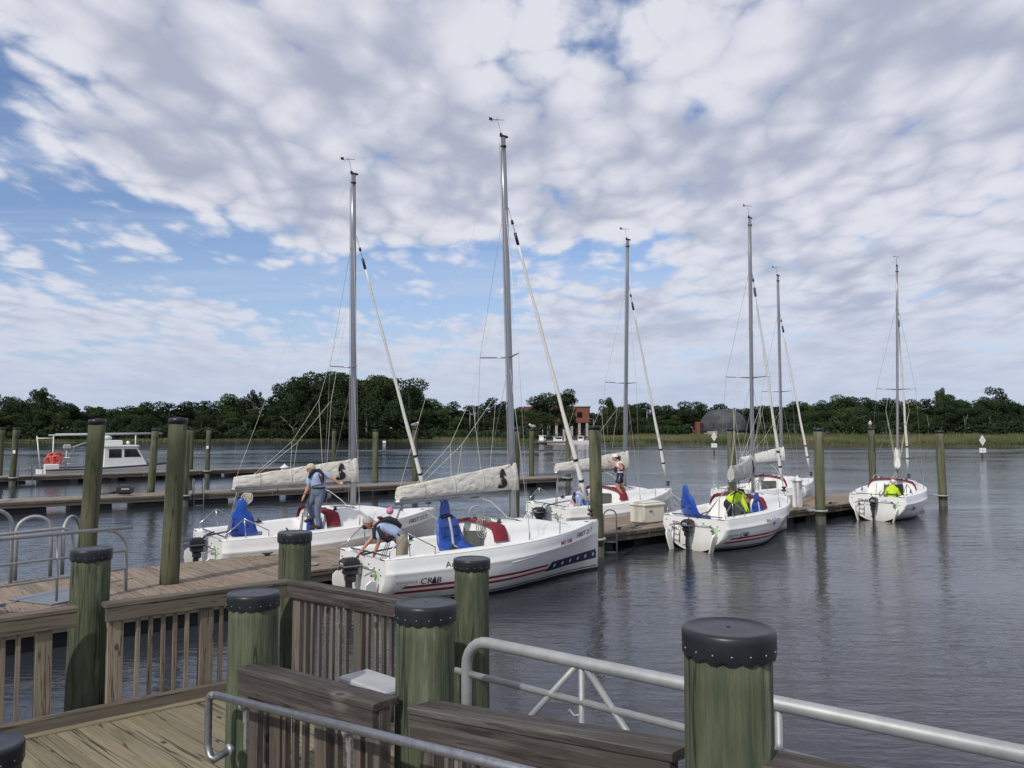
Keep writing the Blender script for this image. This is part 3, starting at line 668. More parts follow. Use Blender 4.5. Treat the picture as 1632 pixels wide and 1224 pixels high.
M_['dock_far'] = mat('grey_dock_planking', (.26, .22, .18), .8, col2=(.17, .145, .12), sc3=(6.9, .8, 1), lo=.35, hi=.7, bump=.3, bsc=(7, 1, 1), spec=.2)
DA = math.atan(.88); DU = Vector((math.cos(DA), math.sin(DA), 0)); DN = Vector((-math.sin(DA), math.cos(DA), 0))
DP0 = Vector((-13.0, 17.1+.88*(-13+3.6), 0)); DL = (18.2+13)/math.cos(DA)
def ds(x): return (x+13)/math.cos(DA)
main_dock = dock('long brown-planked floating dock running from the lower left past all the sailboats', DP0, DA, DL, 2.6, True, wide=(0, ds(-4.62), 1.15))
def dk(px, s_off, z=.5):
    "point on the dock strip seen in pixel column px, s_off metres behind its front edge"
    k = (px-816)/FPX; D = (20.268 + s_off/math.cos(DA))/(1-.88*k); return Vector((k*D, D, z))
A2 = math.atan(.731); dock2 = dock('middle floating dock crossing behind the left sailboats, empty but for a motor', (-26, 46.48+.731*-26, 0), A2, (3.6+26)/math.cos(A2), 1.9, False)
def d2(px, s_off, z=.5):
    k = (px-816)/FPX; D = (46.48 + s_off/math.cos(A2))/(1-.731*k); return Vector((k*D, D, z))
A3 = math.atan(.88); dock3 = dock('farthest floating dock at left, beside the white workboat', (-38, 75.3+.88*-38, 0), A3, (38-16)/math.cos(A3), 2.0, False)
def d3(px, s_off, z=.5):
    k = (px-816)/FPX; D = (75.3 + s_off/math.cos(A3))/(1-.88*k); return Vector((k*D, D, z))
# ---------------------------------------------------------------- pilings
def pile(pos, top, dia, label, near=False, lean=(0, 0), collar=None, group=None, seed=1, thin=False):
    t = thing('piling', label, 'piling', (pos[0], pos[1], 0), 0, group); r = dia/2; rr = random.Random(seed)
    ns = 40 if near else 18; ph = [rr.uniform(0, 6.28) for _ in range(4)]
    H0 = -1.2; Hh = top-H0
    def wob(th, z): return 1 + .018*math.sin(3*th+ph[0]+z*.4) + .012*math.sin(2*th+ph[3]+z*1.3) + .010*math.sin(7*th+ph[1]-z*.7) + (.006*math.sin(23*th+ph[2]+z*.5) if near else 0)
    sh = Matrix(((1, 0, lean[0]/Hh, 0), (0, 1, lean[1]/Hh, 0), (0, 0, 1, 0), (0, 0, 0, 1)))
    def L_(M0): return sh @ M0
    ct = .12 if not thin else .09
    b = MB(); prof = []; k = 14 if near else 8
    for i in range(k+1):
        z = .28 + (top-.05-.28)*i/k; prof.append((r*(1.03-.05*i/k), z-0))
    b.lathe(prof, ns, wob=wob, M=sh); b.build('post', M_['pile' if near else 'pile_far'], t)
    b = MB(); b.lathe([(r*1.04, H0), (r*1.035, .285)], ns, wob=wob, M=sh); b.build('waterline_band', M_['slime'], t)
    b = MB(); n = 48 if near else 18; cr = r*(1.06 if near else 1.02)
    def capw(th, z):
        return 1
    if near:
        nb = 16; prof = [(cr*.995, top-.095), (cr, top-.085), (cr*1.005, top-.025), (cr*.995, top-.010), (cr*.97, top+.0), (cr*.90, top+.004), (cr*.84, top-.002), (cr*.5, top+.0), (.01, top+.002)]
        vs = []
        for i, (q, z) in enumerate(prof):
            for j in range(n):
                th = 2*math.pi*j/n; zz = z - (.014*abs(math.sin(nb*th/2)) if i < 2 else 0); vs.append(sh @ Vector((q*math.cos(th), q*math.sin(th), zz)))
        fs = [(i*n+j, i*n+(j+1) % n, (i+1)*n+(j+1) % n, (i+1)*n+j) for i in range(len(prof)-1) for j in range(n)]
        b.add(vs, fs, 0, True); o = b.build('cap', M_['cap'], t)
        nm = MB(); nm.sphere((0, 0, 0), (.005, .005, .005), 6, 4); nme = nm.mesh('nail', M_['galv'])
        for j in range(nb):
            th = 2*math.pi*(j+.5)/nb
            if math.sin(th) < .5: inst('nail', nme, t, Matrix.Translation(sh @ Vector((cr*1.0*math.cos(th), cr*1.0*math.sin(th), top-.072))))
    else:
        b.lathe([(r*1.0, top-.10 if not thin else top-.06), (cr, top-.10 if not thin else top-.06), (cr, top-.01), (cr*.9, top+.01), (.02, top+.02)], n, M=sh); b.build('cap', M_['cap'], t)
    if collar:
        b = MB(); pts = [(r*1.35*math.cos(a*.3927)+lean[0]*.4, r*1.35*math.sin(a*.3927)+lean[1]*.4, .47) for a in range(16)]
        b.tube(pts, .04, 6, closed=True); b.box((collar[0]*r*2.1, collar[1]*r*2.1, .47), (.28, .28, .07)); b.build('guide_collar', M_['alu'], t)
    return t
GP = 'tall green pilings along the docks'
def tall(p, py, label, dia=.36, lean=(0, 0), collar=None, seed=1):
    z = ztop(py, p.y); return pile(p, z, dia*.89, label, lean=lean, collar=collar, group=GP, seed=seed)
p4 = at(268, 930, .5)
tall(p4, 667, 'thickest tall green piling at left with black cap, rising through the near dock', .37, (.16, 0), None, 4)
tall(dk(142, 2.95), 669, 'tall green piling leaning right, left of the thickest one, behind the aluminium rails', .37, (.24, 0), None, 3)
tall(dk(819, 3.0), 682, 'tall green piling seen right behind the nearest mast', .34, (.05, 0), None, 12)
tall(dk(951, -.45), 679, 'tall green piling standing off the bow of the nearest sailboat', .37, (-.08, 0), (-.6, .7), 15)
tall(dk(1165, 3.0), 683, 'tall green piling behind the sailboat where the person in yellow bends over', .37, (0, 0), None, 16)
tall(dk(1304, -.6), 683, 'tall green piling with white collar, between the right-hand sailboats', .38, (-.02, 0), (-.6, .7), 17)
tall(dk(1388, 3.1), 682, 'tall green piling with a gull on top, left of the rightmost mast', .37, (-.02, 0), None, 18)
tall(Vector((18.75, 35.7, 0)), 687, 'rightmost tall green piling with collar at the dock end', .38, (-.12, 0), (-.8, .4), 19)
tall(d2(243, 2.25), 683, 'slim green piling just left of the thickest one, behind the middle dock', .36, (.22, 0), None, 5)
tall(d2(297, -.3), 681, 'green piling half hidden behind the thickest one, with collar on the middle dock', .36, (.05, 0), (-.6, .7), 6)
tall(d2(599, 2.2), 685, 'green piling standing right of the left tall mast on the middle dock', .36, (0, 0), None, 10)
tall(d2(662, 2.2), 682, 'green piling behind the furled jib of the left sailboat, gull on top', .36, (0, 0), None, 11)
tall(d2(847, 2.2), 684, 'green piling with a gull on top, right of the tallest mast', .34, (.02, 0), None, 13)
tall(d2(905, -.3), 694, 'green piling at the end of the middle dock crossed by the furled jib', .34, (0, 0), (-.6, .7), 14)
tall(Vector(((533-816)/FPX*58, 58, 0)), 684, 'slim distant green piling left of the left tall mast', .34, (0, 0), None, 9)
tall(d3(306, 2.3), 683, 'thin distant piling, left one of the two beside the far dock', .34, (.05, 0), None, 7)
tall(d3(332, -.3), 683, 'thin distant piling with white reflector and collar, right of the two by the far dock', .36, (.1, 0), (-.6, .7), 8)
tall(d3(2, 2.3), 682, 'piling cut by the left edge of the picture', .42, (.1, 0), None, 1)
tall(d3(23, -.3), 682, 'slim leaning piling with collar, second from the left edge', .40, (.22, 0), (-.6, .7), 2)
for p, lb in ((d3(332, -.5, 2.1), 'small white reflector fixed to the right one of the two thin distant pilings'), (d3(25, -.55, 2.0), 'small white reflector fixed to the leaning piling near the left edge')):
    b = MB(); b.box((0, 0, 0), (.15, .03, .2), bev=.01); tag(b.build('reflector', M_['white'], loc=p), lb, 'reflector')
# ---------------------------------------------------------------- gulls
def gull(p, label, rz):
    t = thing('gull', label, 'bird', p, rz, 'gulls resting on pilings'); b = MB()
    b.sphere((0, 0, .17), (.19, .085, .085), 12, 8, M=Matrix.Rotation(R(-18), 3, 'Y')); b.sphere((.15, 0, .27), (.055, .048, .052), 10, 7); b.tube([(.10, 0, .2), (.15, 0, .27)], [.06, .045], 8)
    b.build('body', M_['feather'], t)
    b = MB()
    for s in (-1, 1): b.sphere((-.05, s*.075, .19), (.20, .02, .065), 10, 6, M=Matrix.Rotation(R(-14), 3, 'Y'))
    b.build('wing', M_['feather_g'], t)
    b = MB(); b.tube([(.195, 0, .265), (.25, 0, .25)], [.014, .004], 6); b.build('beak', M_['beak'], t)
    b = MB()
    for s in (-1, 1): b.tube([(0, s*.03, .10), (0, s*.03, 0)], .008, 5); b.box((.02, s*.03, .004), (.06, .04, .006))
    b.build('leg', M_['beak'], t)
for px, fn, so, py, rz, lb in ((1386, dk, 3.1, 682, 250, 'grey and white gull on the piling left of the rightmost mast'), (662, d2, 2.2, 682, 30, 'white gull on the piling behind the left sailboat jib'), (848, d2, 2.2, 684, 160, 'white gull on the piling right of the tallest mast')):
    p = fn(px, so); p.z = ztop(py, p.y)+.02; gull(p, lb, R(rz))
# ---------------------------------------------------------------- near pier
ZD = .68; ZR = 1.72
K = Vector((-2.42, 8.87, 0)); aL = R(40); uL = Vector((math.cos(aL), math.sin(aL), 0)); a2 = R(-40.5); u2 = Vector((math.cos(a2), math.sin(a2), 0)); a1 = R(-42.9); u1 = Vector((math.cos(a1), math.sin(a1), 0))
def near_pile(px, py, depth, dia, label, seed, lean=(0, 0)):
    p = atd(px, py, depth); return pile((p.x, p.y, 0), p.z, dia, label, near=True, lean=lean, seed=seed, group=None)
near_pile(140, 874, 7.95, .355, 'short green pier post with black cap in the gap of the left railing', 21, (.06, 0))
near_pile(470, 848, 9.25, .36, 'short green pier post at the far corner where the two railings meet', 22)
near_pile(404, 944, 6.08, .362, 'short green pier post with a shiny black cap, beside the bent handrail end', 23)
near_pile(679, 960, 5.06, .362, 'short green pier post between the two dark rail boards, in the middle of the foreground', 24)
near_pile(752, 890, 8.3, .355, 'short green pier post in front of the nearest hull, behind the aluminium rail', 25)
near_pile(1161, 1000, 3.34, .355, 'largest green pier post with scalloped black cap at the right foreground', 26)
near_pile(-26, 1186, 4.3, .36, 'black-capped pier post cut by the lower left corner', 27)
def board(name, a, b, wd, th, m, parent, bev=.006, roll=0, waste=0):
    "board from a to b; wd across (horizontal), th thick; a, b at centre line"
    a = Vector(a); b = Vector(b); Ln = (b-a).length; mb = MB(); n = max(2, int(Ln/.12)); hx = Ln/2
    sd = random.Random(int(Ln*1000)+int(wd*1e4)); rows = []
    for i in range(n+1):
        x = -hx+Ln*i/n; j = lambda: sd.uniform(-.0018, .0018)
        y, z = wd/2, th/2
        rows.append([(x, -y+j(), -z+bev), (x, -y+bev, -z), (x, y-bev, -z), (x, y+j(), -z+bev), (x, y+j(), z-bev), (x, y-bev, z+j()), (x, 0, z+j()), (x, -y+bev, z+j()), (x, -y+j(), z-bev)])
    mb.grid(rows, closed=True, smooth=False); m9 = len(rows[0]); o = len(mb.v)-m9
    mb.f += [tuple(range(m9)), tuple(o+k for k in reversed(range(m9)))]; mb.m += [0, 0]; mb.sm += [False, False]
    ob = mb.build(name, m, parent); ob.matrix_local = basis(b-a, (a+b)/2) @ Matrix.Rotation(roll, 4, 'X'); return ob
def railing(label, P, u, length, zt0, zt1, zb0, zb1, top_m, post_m, posts, ends=(0, 0), pick=.115, group=None, kerb=None, side_h=.13, skip_side=False, topw=.15):
    "P = front top edge start, rail runs along u; the railing stands behind its front edge"
    t = thing('pier_railing', label, 'railing', (P.x, P.y, 0), math.atan2(u.y, u.x), group)
    sgn = 1
    W = lambda s, y, z: Vector((s, y, z))
    zt = lambda s: zt0+(zt1-zt0)*s/length; zb = lambda s: zb0+(zb1-zb0)*s/length
    board('top_board', W(-ends[0], topw/2*sgn-.008, zt0-.02), W(length+ends[1], topw/2-.008, zt1-.02), topw, .042, M_[top_m], t)
    board('side_board', W(-ends[0]+.01, .018, zt0-.042-side_h/2), W(length+ends[1]-.01, .018, zt1-.042-side_h/2), .038, side_h, M_[top_m], t)
    pm = {}
    def up(name, s, w, d, y):
        h = zt(s)-.045-zb(s); key = (w, d, round(h, 2))
        if key not in pm:
            b = MB(); b.box((0, 0, -h/2), (w, d, h), bev=.004); pm[key] = b.mesh(name, M_[post_m])
        o = inst(name, pm[key], t, Matrix.Translation((s, y, zt(s)-.045)) @ Matrix.Rotation(rnd.uniform(-.01, .01), 4, 'Y')); return o
    for s in posts: up('post', s, .13, .085, .085)
    s = .06
    while s < length-.04:
        if all(abs(s-q) > .105 for q in posts): up('picket', s, .036, .036, .06)
        s += pick
    return t
def knots(parent_mat, spots): pass
# left railing, two lengths, with one kerb board
s_gap = (K-Vector((-3.78, 7.73, 0))).length
P = K - uL*s_gap
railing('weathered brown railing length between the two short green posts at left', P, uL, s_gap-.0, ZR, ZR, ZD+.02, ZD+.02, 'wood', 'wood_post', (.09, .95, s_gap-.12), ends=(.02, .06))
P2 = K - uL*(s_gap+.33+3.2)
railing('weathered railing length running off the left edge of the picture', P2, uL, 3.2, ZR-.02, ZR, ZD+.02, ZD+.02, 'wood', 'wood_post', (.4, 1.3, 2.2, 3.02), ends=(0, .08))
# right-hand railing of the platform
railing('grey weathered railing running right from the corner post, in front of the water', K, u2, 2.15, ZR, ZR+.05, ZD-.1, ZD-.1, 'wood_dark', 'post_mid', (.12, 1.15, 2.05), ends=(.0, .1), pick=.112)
plat = thing('pier_platform', 'planked wooden pier platform in the lower left corner', 'pier', (0, 0, 0))
kb = board('kerb_board', K-uL*6.5+Vector((.03, -.035, ZD+.062)), K+Vector((.03, -.035, ZD+.062))-uL*.05, .09, .13, M_['wood'], plat)
board('edge_board', K-uL*6.5+Vector((.045, -.055, ZD+.008))-uL.orthogonal()*0, K+Vector((.045, -.055, ZD+.008)), .17, .025, M_['deck'], plat)
board('side_joist', K-uL*6.5+Vector((-.05, .06, ZD-.14)), K+Vector((-.05, .06, ZD-.14)), .05, .24, M_['fascia'], plat)
# planks run parallel to the ramp
nrm1 = Vector((u1.y, -u1.x, 0)); nrm1 = -nrm1 if nrm1.dot(uL) < 0 else nrm1      # across the planks, roughly along uL
b = MB(); b.box((0, 0, 0), (7.2, .138, .038), bev=.004)
pk = b.mesh('plank', M_['deck']); c_ = uL.dot(nrm1)
for i in range(62):
    s = -.1 - i*.1455/c_; st = K + uL*s; ctr = st + u1*3.55
    inst('plank', pk, plat, basis(u1, (ctr.x, ctr.y, ZD-.02+rnd.uniform(-.002, .002))))
for s in (.6, 2.2, 3.8, 5.6):
    board('joist', K-uL*6.4+u1*s+Vector((0, 0, ZD-.15)), K+u1*s+Vector((0, 0, ZD-.15)), .06, .2, M_['fascia'], plat)
# ramp side: boards between the green posts
def ramp_len(label, A, B, zA, zB, posts, ends):
    A = Vector((A[0], A[1], 0)); B = Vector((B[0], B[1], 0)); u = (B-A).normalized(); Ln = (B-A).length
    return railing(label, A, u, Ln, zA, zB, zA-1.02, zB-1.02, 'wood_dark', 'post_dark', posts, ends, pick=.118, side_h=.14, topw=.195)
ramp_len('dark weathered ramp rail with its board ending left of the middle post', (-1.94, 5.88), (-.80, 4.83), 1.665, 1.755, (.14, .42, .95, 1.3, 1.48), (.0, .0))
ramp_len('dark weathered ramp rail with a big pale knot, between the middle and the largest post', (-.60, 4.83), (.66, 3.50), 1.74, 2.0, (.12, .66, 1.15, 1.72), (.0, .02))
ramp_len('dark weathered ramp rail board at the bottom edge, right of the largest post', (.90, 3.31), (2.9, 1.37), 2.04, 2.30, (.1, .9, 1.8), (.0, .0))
for pos, r_ in (((.39, 3.98, 1.967), .05), ((.60, 3.72, 2.02), .03)):
    pass
ramp = thing('ramp', 'planked ramp floor behind the dark rails at the bottom edge', 'ramp', (0, 0, 0))
b = MB(); b.box((0, 0, 0), (.138, 1.6, .038), bev=.004); rp = b.mesh('plank', M_['deck'])
A = Vector((-1.94, 5.88, 0)); nin = Vector((-u1.y, u1.x, 0)); nin = -nin if nin.y > 0 else nin
for i in range(46):
    s = .35 + i*.1435; c = A + u1*s + nin*.86; inst('plank', rp, ramp, basis(u1 + Vector((0, 0, .1)), (c.x, c.y, .70+.1*s)))
# handrail pipe on the ramp
hr = thing('handrail', 'galvanised pipe handrail with a bent end along the dark ramp rails', 'handrail', (0, 0, 0))
h0 = atd(344, 1108, 5.62); hd = (u1+Vector((0, 0, .1))).normalized()
e0 = atd(365, 1196, 5.72)
pts = [e0, e0-u1*.06+Vector((0, 0, -.005))]
lowc = h0 - u1*.10 + Vector((0, 0, -.34))
b = MB(); L0 = h0 - hd*.10
zz = Vector((0, 0, 1)); c1 = lowc + u1*.11; c2 = L0 + u1*.055 - zz*.05
path = [e0 + Vector((.015, .04, 0))] + [c1 - u1*.11*math.cos(t) - zz*.11*math.sin(t) for t in [R(q) for q in (70, 55, 40, 25, 10, 0)]] + [lowc+zz*.15] + [c2 - u1*.055*math.cos(t) + zz*.05*math.sin(t) for t in [R(q) for q in (0, 25, 50, 75, 90)]] + [L0+hd*.10]
b.tube(path, .026, 12); b.build('bent_end', M_['galv'], hr)
b = MB(); b.tube([L0+hd*.09, L0+hd*4.6], .026, 12); b.build('pipe', M_['galv'], hr)
b = MB(); b.tube([e0+Vector((-.012, 0, 0)), e0+Vector((.01, .02, 0))], .042, 10); b.build('wall_flange', M_['galv2'], hr)
bk = MB(); bk.box((0, .05, -.10), (.045, .02, .12), bev=.003); bk.tube([(0, 0, -.02), (0, .01, -.055), (0, .05, -.07)], .010, 6); bk.box((0, .055, -.22), (.035, .02, .22), bev=.003); bkm = bk.mesh('bracket', M_['galv2'])
for s in (.42, 1.58, 2.75, 3.8): inst('bracket', bkm, hr, basis(u1, L0+hd*s))
# pale lid behind
lid = thing('storage_box', 'pale grey box lid showing behind the first dark rail board', 'box', (0, 0, 0), 0)
lc = at(592, 1076, 1.36); lM = basis(u1, (lc.x+.02, lc.y+.1, 1.27))
b = MB(); b.box((0, 0, 0), (.62, .30, .05), bev=.015); o = b.build('lid', M_['lid'], lid); o.matrix_local = lM
b = MB(); b.box((-.15, .02, -.32), (.2, .2, .58), bev=.01); o = b.build('body', M_['lid'], lid); o.matrix_local = lM
# ---------------------------------------------------------------- aluminium gangway at right
gw = thing('gangway', 'aluminium truss gangway with looped rail end at the right foreground', 'gangway', (0, 0, 0))
G0 = Vector((-.336, 6.16, 1.80)); G1 = Vector((2.32, 3.69, 1.905)); gu = (G1-G0).normalized(); gh = Vector((gu.x, gu.y, 0)).normalized(); gl = 6.6; gn = Vector((-gh.y, gh.x, 0)); gn = gn if gn.y > 0 else -gn
upz = Vector((0, 0, 1)); rT = .041
loop = [G0+gh*(-.0)+upz*-.30] + [G0 + gh*.22 + upz*-.20 + (-gh*math.cos(t)*.22 + upz*math.sin(t)*.20) for t in [R(a) for a in range(0, 91, 15)]]
b = MB(); b.tube([G0-upz*1.1] + loop + [G0+gu*gl], rT, 14); b.build('top_rail', M_['alu'], gw)
b = MB(); b.tube([G0-upz*.26-gh*.12, G0+gu*gl-upz*.27], .024, 10); b.build('middle_rail', M_['alu'], gw)
b = MB(); b.tube([G0-upz*1.08, G0+gu*gl-upz*1.1], .045, 10); b.build('bottom_chord', M_['alu'], gw)
for s in (1.08, 2.43, 3.8, 5.2):
    q = G0+gu*s
    b = MB(); b.tube([q, q-upz*1.08], .021, 8); b.build('upright', M_['alu'], gw)
    for sg in ((-1, 1) if s in (1.08, 3.8) else ()):
        if s+sg*1.0 < gl: b = MB(); b.tube([q-upz*.02+gh*sg*.03, q+gh*sg*.95-upz*.98], .022, 8); b.build('brace', M_['alu'], gw)
    b = MB(); b.tube([q-upz*.36+gh*-.12, q-upz*.33+gh*-.10, q-upz*.36+gh*-.06, q-upz*.34-gh*.01], .008, 5); b.build('hook', M_['alu'], gw)
b = MB(); b.box((gl/2, 0, 0), (gl, 1.0, .05)); o = b.build('walkway', M_['grey_plate'], gw); o.matrix_local = basis(gu, G0-upz*1.05-gn*.55)
# ---------------------------------------------------------------- aluminium gangway at left
gl_ = thing('gangway', 'aluminium gangway with long straight rails landing on the dock at the left edge', 'gangway', (0, 0, 0))
B0 = at(200, 941, .5); Bt = B0.copy(); Bt.z = 1.60; dirl = (Vector((-7.8, 12.4, 1.69))-Bt).normalized(); hl = Vector((dirl.x, dirl.y, 0)).normalized(); nl = Vector((-hl.y, hl.x, 0)); nl = nl if nl.x < 0 else -nl
def side(off, name_end):
    o = Bt + off; r_ = .034
    b = MB(); b.tube([o-dirl*.10, o+dirl*6], r_, 10); b.build('top_rail', M_['alu'], gl_)
    b = MB(); b.tube([Vector((o.x, o.y, .5))] + [o - upz*.42 + dirl*.40 + (-dirl*.40*math.cos(t) + upz*.40*math.sin(t)) for t in [R(a) for a in range(0, 91, 15)]], .030, 10); b.build('end_loop', M_['alu'], gl_)
    for dz in (.40, .72): b = MB(); b.tube([o-upz*dz+dirl*.02, o-upz*dz+dirl*6], .020, 8); b.build('lower_rail', M_['alu'], gl_)
    for s in (1.35, 2.9, 4.5): b = MB(); b.tube([o+dirl*s, o+dirl*s-upz*1.08], .022, 8); b.build('upright', M_['alu'], gl_)
side(Vector((0, 0, 0)), 1)
o = Bt+nl*1.0+dirl*.25
b = MB(); b.tube([Vector((o.x, o.y, .52))-dirl*.28, o-upz*.80-dirl*.12, o-upz*.55, o-upz*.1+dirl*.05, o+dirl*.25-upz*.02, o+dirl*6-upz*.12], .028, 8); b.build('far_rail', M_['alu'], gl_)

b = MB(); b.box((0, 0, 0), (1.0, 1.05, .02), bev=.005); o = b.build('landing_plate', M_['grey_plate'], gl_); o.matrix_local = basis(hl, Bt+nl*.57+hl*.9-upz*1.083)
b = MB(); b.box((0, 0, 0), (4.5, 1.0, .05)); o = b.build('walkway', M_['grey_plate'], gl_); o.matrix_local = basis(dirl, Bt+nl*.57+dirl*4.4-upz*1.02)
# hoops at the far edge of the landing
def hoop(px0, px1, pyt, depth0, depth1, label, feet=.5, r_=.035):
    a = Vector(((px0-816)/FPX*depth0, depth0, feet)); c = Vector(((px1-816)/FPX*depth1, depth1, feet)); zt = ztop(pyt, (depth0+depth1)/2)
    m = (a+c)/2; hv = (c-a)/2; rr = hv.length; hvn = hv.normalized(); zc_ = zt - rr*.9
    b = MB(); b.tube([a, Vector((a.x, a.y, zc_))] + [Vector((m.x, m.y, zc_)) - hvn*rr*math.cos(t) + upz*rr*.9*math.sin(t) for t in [R(q) for q in range(15, 180, 15)]] + [Vector((c.x, c.y, zc_)), c], r_, 10)
    return tag(b.build('hoop_rail', M_['alu']), label, 'guard rail')
hoop(33, 88, 822, 15.6, 16.0, 'wide aluminium hoop rail standing at the dock edge, middle of the three at left')
hoop(107, 131, 822, 16.2, 16.9, 'narrow aluminium hoop rail at the dock edge, right one of the three at left')
hoop(-40, 26, 812, 14.6, 15.3, 'aluminium hoop rail cut by the left picture edge')
# ---------------------------------------------------------------- ladders
def ladder(p, ang, label, style=0, w_=.36, ztop_=1.15):
    t = thing('dock_ladder', label, 'ladder', (p[0], p[1], 0), ang, 'metal ladders on the docks'); zc_ = ztop_-w_/2
    if style == 0:
        b = MB(); b.tube([(-w_/2, 0, -.6), (-w_/2, 0, zc_)] + [(-w_/2*math.cos(t_), 0, zc_+w_/2*math.sin(t_)) for t_ in [R(q) for q in range(15, 180, 15)]] + [(w_/2, 0, zc_), (w_/2, 0, -.6)], .020, 8); b.build('rail', M_['alu'], t)
    else:
        for s in (-1, 1):
            b = MB(); b.tube([(s*w_/2, 0, -.6), (s*w_/2, 0, ztop_-.12)] + [(s*w_/2, .12-.12*math.cos(t_), ztop_-.12+.12*math.sin(t_)) for t_ in [R(q) for q in range(15, 180, 15)]] + [(s*w_/2, .24, ztop_-.2), (s*w_/2, .24, .5)], .020, 8); b.build('rail', M_['alu'], t)
    for z in (-.3, 0, .27): b = MB(); b.tube([(-w_/2, 0, z), (w_/2, 0, z)], .016, 6); b.build('rung', M_['alu'], t)
    return t
ladder(dk(971, -.12), R(5), 'metal hoop ladder on the dock front just right of the tall piling', 0)
ladder(dk(760, 2.75), R(10), 'white metal hoop ladder rising behind the blue seats of the nearest sailboat', 0, .42, 1.2)
ladder(dk(1395, 2.6), R(10), 'metal hoop ladder left of the rightmost sailboat', 0, .42, 1.2)
ladder(d2(320, -.12), A2, 'two-hoop metal ladder on the middle dock', 1, .42, 1.15)
ladder(d3(44, -.12), A3, 'two-hoop metal ladder on the far left dock', 1, .75, 1.2)
# ---------------------------------------------------------------- dock equipment
def pedestal(p, label, hose):
    t = thing('power_pedestal', label, 'power pedestal', p, DA, 'white power pedestals')
    b = MB(); b.box((0, 0, .48), (.26, .24, .96), bev=.02); b.build('body', M_['white'], t)
    b = MB(); b.lathe([(.22, .96), (.22, 1.0), (.15, 1.05), (.06, 1.10), (.045, 1.14), (.01, 1.17)], 8); b.build('cap', M_['white'], t)
    b = MB(); b.box((0, -.125, .78), (.16, .015, .16), bev=.003); b.build('socket_panel', M_['lid'], t)
    if hose:
        b = MB()
        for k in range(4): b.tube([(.20+.02*k, .17*math.cos(a*.5236)*(1+.05*k), .56+.24*math.sin(a*.5236)*(1+.04*k)) for a in range(12)], .016, 6, closed=True)
        b.build('hose', M_['white'], t)
pedestal(dk(1268, .35), 'white power pedestal with a coiled hose, left of the collared piling', True)
pedestal(d2(455, 1.2), 'white power pedestal whose cap shows above the left sail cover', False)
bxp = dk(1030, .95); bt = thing('dock_box', 'cream fibreglass dock box on the dock between two sailboats', 'dock box', (bxp.x, bxp.y, .5), DA)
b = MB(); b.box((0, 0, .30), (1.02, .62, .56), bev=.03); b.build('body', M_['cream'], bt)
b = MB(); b.box((0, 0, .62), (1.10, .70, .09), bev=.03); b.box((0, 0, .69), (.9, .5, .06), bev=.03); b.build('lid', M_['cream'], bt); bt.scale = (.9, .9, .9)
b = MB(); b.box((-.2, -.32, .42), (.14, .02, .05)); b.tube([(-.27, -.33, .44), (-.2, -.36, .42), (-.13, -.33, .44)], .014, 5); b.build('latch', M_['galv'], bt)
for px, s_ in ((985, .35), (1015, .3), (1105, .3), (1200, .3), (1320, .3), (430, 2.35), (560, .35)):
    p = dk(px, s_); t = thing('dock_cleat', 'small dark metal cleat on the edge of the long near dock', 'cleat', p, DA, 'mooring cleats along the near dock')
    b = MB(); b.tube([(-.13, 0, .07), (-.05, 0, .055), (.05, 0, .055), (.13, 0, .07)], [.012, .02, .02, .012], 6); b.build('horn', M_['black'], t)
    b = MB(); b.box((0, 0, .025), (.12, .05, .05), bev=.008); b.build('base', M_['black'], t)
def rope_coil(p, r_, label, turns=4, m='rope_g'):
    b = MB(); pts = []; rr = random.Random(int(p[0]*100))
    for i in range(turns*14):
        a = i*2*math.pi/14; q = r_*(.55+.45*i/(turns*14))*(1+.06*rr.uniform(-1, 1)); pts.append((p[0]+q*math.cos(a), p[1]+q*math.sin(a)*.8, p[2]+.02+.012*rr.random()))
    b.tube(pts, .013, 5); return tag(b.build('rope_coil', M_[m]), label, 'rope')
rope_coil(dk(1012, .3), .16, 'dark rope coil lying at the dock edge before the cream dock box')
rope_coil(d2(10, .9), .35, 'loose rope heap on the middle dock at the left edge')
rope_coil(dk(498, .6), .2, 'grey rope coil lying on the near dock behind the corner post')
ob = thing('outboard_motor', 'black outboard motor lying on the middle dock between two pilings', 'outboard motor', d2(203, .8), R(10))
b = MB(); b.box((0, 0, .25), (.62, .36, .40), bev=.10); b.build('cowl', M_['black'], ob); b = MB(); b.box((.05, -.185, .29), (.32, .006, .05)); b.build('stripe', M_['lid'], ob)
b = MB(); b.tube([(-.3, 0, .15), (-.8, 0, .09), (-1.0, .1, .07)], [.06, .035, .03], 7); b.build('tiller_arm', M_['black'], ob)
# ---------------------------------------------------------------- sailboats
BL = 6.25
def hb(x):   # half beam at the sheer
    if x < 2.6: return 1.0 + .24*math.sin(math.pi/2*max(x, 0)/2.6)
    t = min(1, (x-2.6)/(BL-2.6)); return max(.012, 1.24*(1-t**2.05))
def zs(x): return .90 + .25*(max(x, 0)/BL)**1.6
def zk(x):
    x = max(0, min(BL, x)); return .00 - .30*math.sin(math.pi*min(1, x/BL*.98+.02))**.9
def hy(x, z):
    b = hb(x); s = zs(x); k = zk(x); v = max(0, min(1, (z-k)/(s-k))); m = max(0, min(1, (x-2.2)/3.4))
    a = 2.0 + .7*math.sin(math.pi*min(1, x/3.5)) - m*1.0; c = .5 + m*.34
    y = b*(1-(1-v)**max(1.15, a))**c
    kn = s-.24
    if z > kn: y -= .055*min(1, b/.5)*((z-kn)/.24)
    elif z > kn-.03: y += .012*min(1, b/.4)*(1-abs(z-(kn-.005))/.03) if z > kn-.035 else 0
    return max(.004, y)
def hp(x, z, side=-1, off=.004):
    return Vector((x, side*(hy(x, z)+off), z))
def xs_hull():
    return [BL*(i/30) for i in range(31)]
